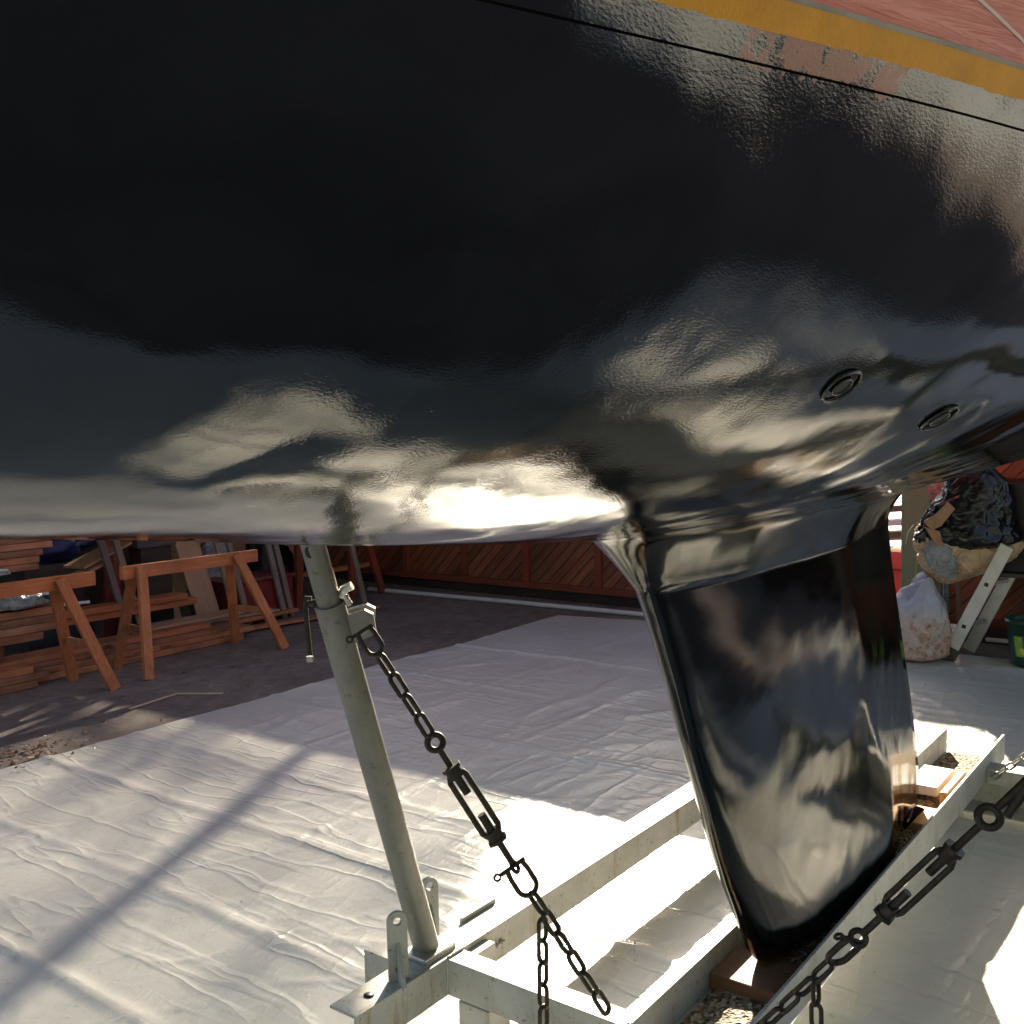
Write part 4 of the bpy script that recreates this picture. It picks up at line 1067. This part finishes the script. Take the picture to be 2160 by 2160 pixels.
mb = MB(); mb.box((9.75, 1.1, .97), (11.2, 3.3, 1.78)); mb.box((9.9, 1.2, 0), (10.0, 1.3, .97)); mb.box((9.9, 3.1, 0), (10.0, 3.2, .97)); mb.box((11.0, 1.2, 0), (11.1, 1.3, .97)); mb.box((11.0, 3.1, 0), (11.1, 3.2, .97)); tag(mb.build('red_box_sun_block', M['redout'], bevel=.05), 'red box beyond the gap, its hidden upper part shaped to block the sun', 'trailer')  # hidden upper part shaped to keep sun off the floor behind the keel

def make_net():
    m, nt, b = new_mat('added_shade_net'); b.inputs['Base Color'].default_value = (.10, .12, .07, 1); b.inputs['Roughness'].default_value = .7
    v = coords(nt); w1 = N(nt, 'ShaderNodeTexWave'); w1.inputs['Scale'].default_value = 60; w1.bands_direction = 'Y'; L(nt, v, w1.inputs['Vector'])
    w2 = N(nt, 'ShaderNodeTexWave'); w2.inputs['Scale'].default_value = 60; w2.bands_direction = 'Z'; L(nt, v, w2.inputs['Vector'])
    a = math_n(nt, 'GREATER_THAN', w1.outputs['Fac'], .50); c = math_n(nt, 'GREATER_THAN', w2.outputs['Fac'], .50)
    L(nt, math_n(nt, 'MAXIMUM', a, c), b.inputs['Alpha']); return m
M['net'] = make_net()
mb = MB(); mb.box((8.975, -8.0, 0), (9.0, -1.0, 1.35)); tag(mb.build('added_dark_fence', M['darkwall']), 'added low dark fence beyond the end of the tall boarded wall, darkening the keel reflection', 'fence')  # added out of view so the keel mirrors dark, not sunlit ground
mb = MB(); mb.box((8.07, 2.32, 0), (8.15, 2.40, 3.015)); tag(mb.build('added_eave_post', M['wallpost']), 'added slim red post behind the low wall, casting a shadow bar', 'post')  # added out of view to throw a diagonal shadow bar on the ground
mb = MB(); mb.add([(8.02, 3.80, 1.905), (8.02, 8.15, 1.905), (8.02, 8.15, 3.35), (8.02, 3.80, 3.35)], [(0, 1, 2, 3)])
tag(mb.build('added_shade_net', M['net']), 'added green netting above the low boarded wall, thinning the sun on the sheet', 'netting')  # unseen net added to weaken the sun on the sheet's left side

# ---------------------------------------------------------------- trees (outside the picture; they shade and reflect)
def tree(name, loc, h, crown_r, crown_z, n, leaf, seed, label, spread=.42):
    rnd = random.Random(seed); t = thing(name, label, 'tree', loc, 'trees around the yard'); L0 = Vector(loc)
    mb = MB(); tip = L0+Vector((rnd.uniform(-.3, .3), rnd.uniform(-.3, .3), h*.8))
    mb.tube([L0, L0+(tip-L0)*.35+Vector((.1, 0, 0)), L0+(tip-L0)*.7, tip], [h*.03, h*.022, h*.014, h*.006], 10)
    cl = []
    for k in range(26):
        a = rnd.uniform(0, 2*PI); r = rnd.uniform(.25, 1)**.7; zz = rnd.uniform(-1, 1)
        q = math.sqrt(max(0, 1-zz*zz*.8))*r
        c = L0+Vector((math.cos(a)*crown_r*q, math.sin(a)*crown_r*q, crown_z[0]+(crown_z[1]-crown_z[0])*(zz*.5+.5)))
        cl.append(c); b0_ = L0+(tip-L0)*rnd.uniform(.45, .95)
        mb.tube([b0_, (b0_+c)/2+Vector((0, 0, .1)), c], [h*.008, h*.005, h*.002], 6)
    mb.build('trunk', M['bark'], t)
    mb = MB()
    for k in range(n):
        c = rnd.choice(cl); p = c+Vector((rnd.gauss(0, .36), rnd.gauss(0, .36), rnd.gauss(0, .28)))*crown_r*spread
        d = Vector((rnd.gauss(0, 1), rnd.gauss(0, 1), rnd.gauss(0, 1))).normalized(); e = d.cross(Vector((rnd.random(), rnd.random(), rnd.random()))).normalized()
        s_ = leaf*rnd.uniform(.6, 1.3); mb.add([p-d*s_, p+e*s_*.45, p+d*s_, p-e*s_*.45], [(0, 1, 2, 3)])
    mb.build('crown', M['leaf'], t); return t
# unseen tree added beyond the wall to dapple the sheet's left half
tree('broadleaf_tree', (20.3, 13.6, 0), 10.5, 3.4, (4.6, 10.6), 900, .11, 3, 'added leafy tree beyond the low boarded wall, dappling the sheet', .85)
mb = MB(); mb.tube([(13.35, 7.78, 0), (13.35, 7.78, 7.5)], [.075, .055], 14); mb.tube([(13.35, 7.3, 6.9), (13.35, 8.3, 6.9)], .03, 8); tag(mb.build('utility_pole', M['bark']), 'wooden utility pole beyond the low boarded wall', 'pole')
# dark trees behind the camera
for i, (x, y, h, cr, nn) in enumerate(((-6.5, -6.5, 8, 2.8, 5200), (-2.5, -8.2, 9, 3.0, 5200), (1.8, -9.0, 8.5, 2.9, 5200), (5.8, -10.5, 7, 2.4, 3400), (-9.5, -2.0, 9, 3.2, 4600), (-8.5, 3.5, 8, 2.8, 3600))):
    tree('broadleaf_tree', (x, y, 0), h, cr, (.7, h), nn, .20, 20+i, ['tree behind the bow on the near side', 'second tree behind the photographer', 'third tree behind the photographer', 'smaller tree toward the stern on the near side', 'tree ahead of the bow', 'tree ahead of the bow beside the workshop'][i])

# ---------------------------------------------------------------- light
SUN_EL = math.radians(20.7); sd = Vector((.894*math.cos(SUN_EL), .447*math.cos(SUN_EL), math.sin(SUN_EL)))
sun_d = bpy.data.lights.new('sun', 'SUN'); sun_d.energy = 5.0; sun_d.angle = math.radians(.53); sun_d.color = (1, .88, .68)
sun = bpy.data.objects.new('sun', sun_d); COL.objects.link(sun); sun.location = (10, 5, 8); sun.rotation_euler = sd.to_track_quat('Z', 'Y').to_euler()
w = bpy.data.worlds.new('World'); scene.world = w; w.use_nodes = True
nt = w.node_tree; bg = nt.nodes['Background']; sky = nt.nodes.new('ShaderNodeTexSky'); sky.sky_type = 'NISHITA'; sky.sun_disc = False
sky.sun_elevation = SUN_EL; sky.sun_rotation = math.atan2(sd.x, sd.y); sky.dust_density = 1.5
nt.links.new(sky.outputs[0], bg.inputs['Color']); bg.inputs['Strength'].default_value = .06

vs_ = scene.view_settings; vs_.view_transform = 'Standard'; vs_.look = 'None'; vs_.gamma = 1; vs_.exposure = 2.35
scene.render.engine = 'CYCLES'
scene.cycles.max_bounces = 8; scene.cycles.diffuse_bounces = 4; scene.cycles.glossy_bounces = 4
scene.cycles.use_denoising = True
for o in list(bpy.data.objects):
    if '_o' in o.keys(): del o['_o']
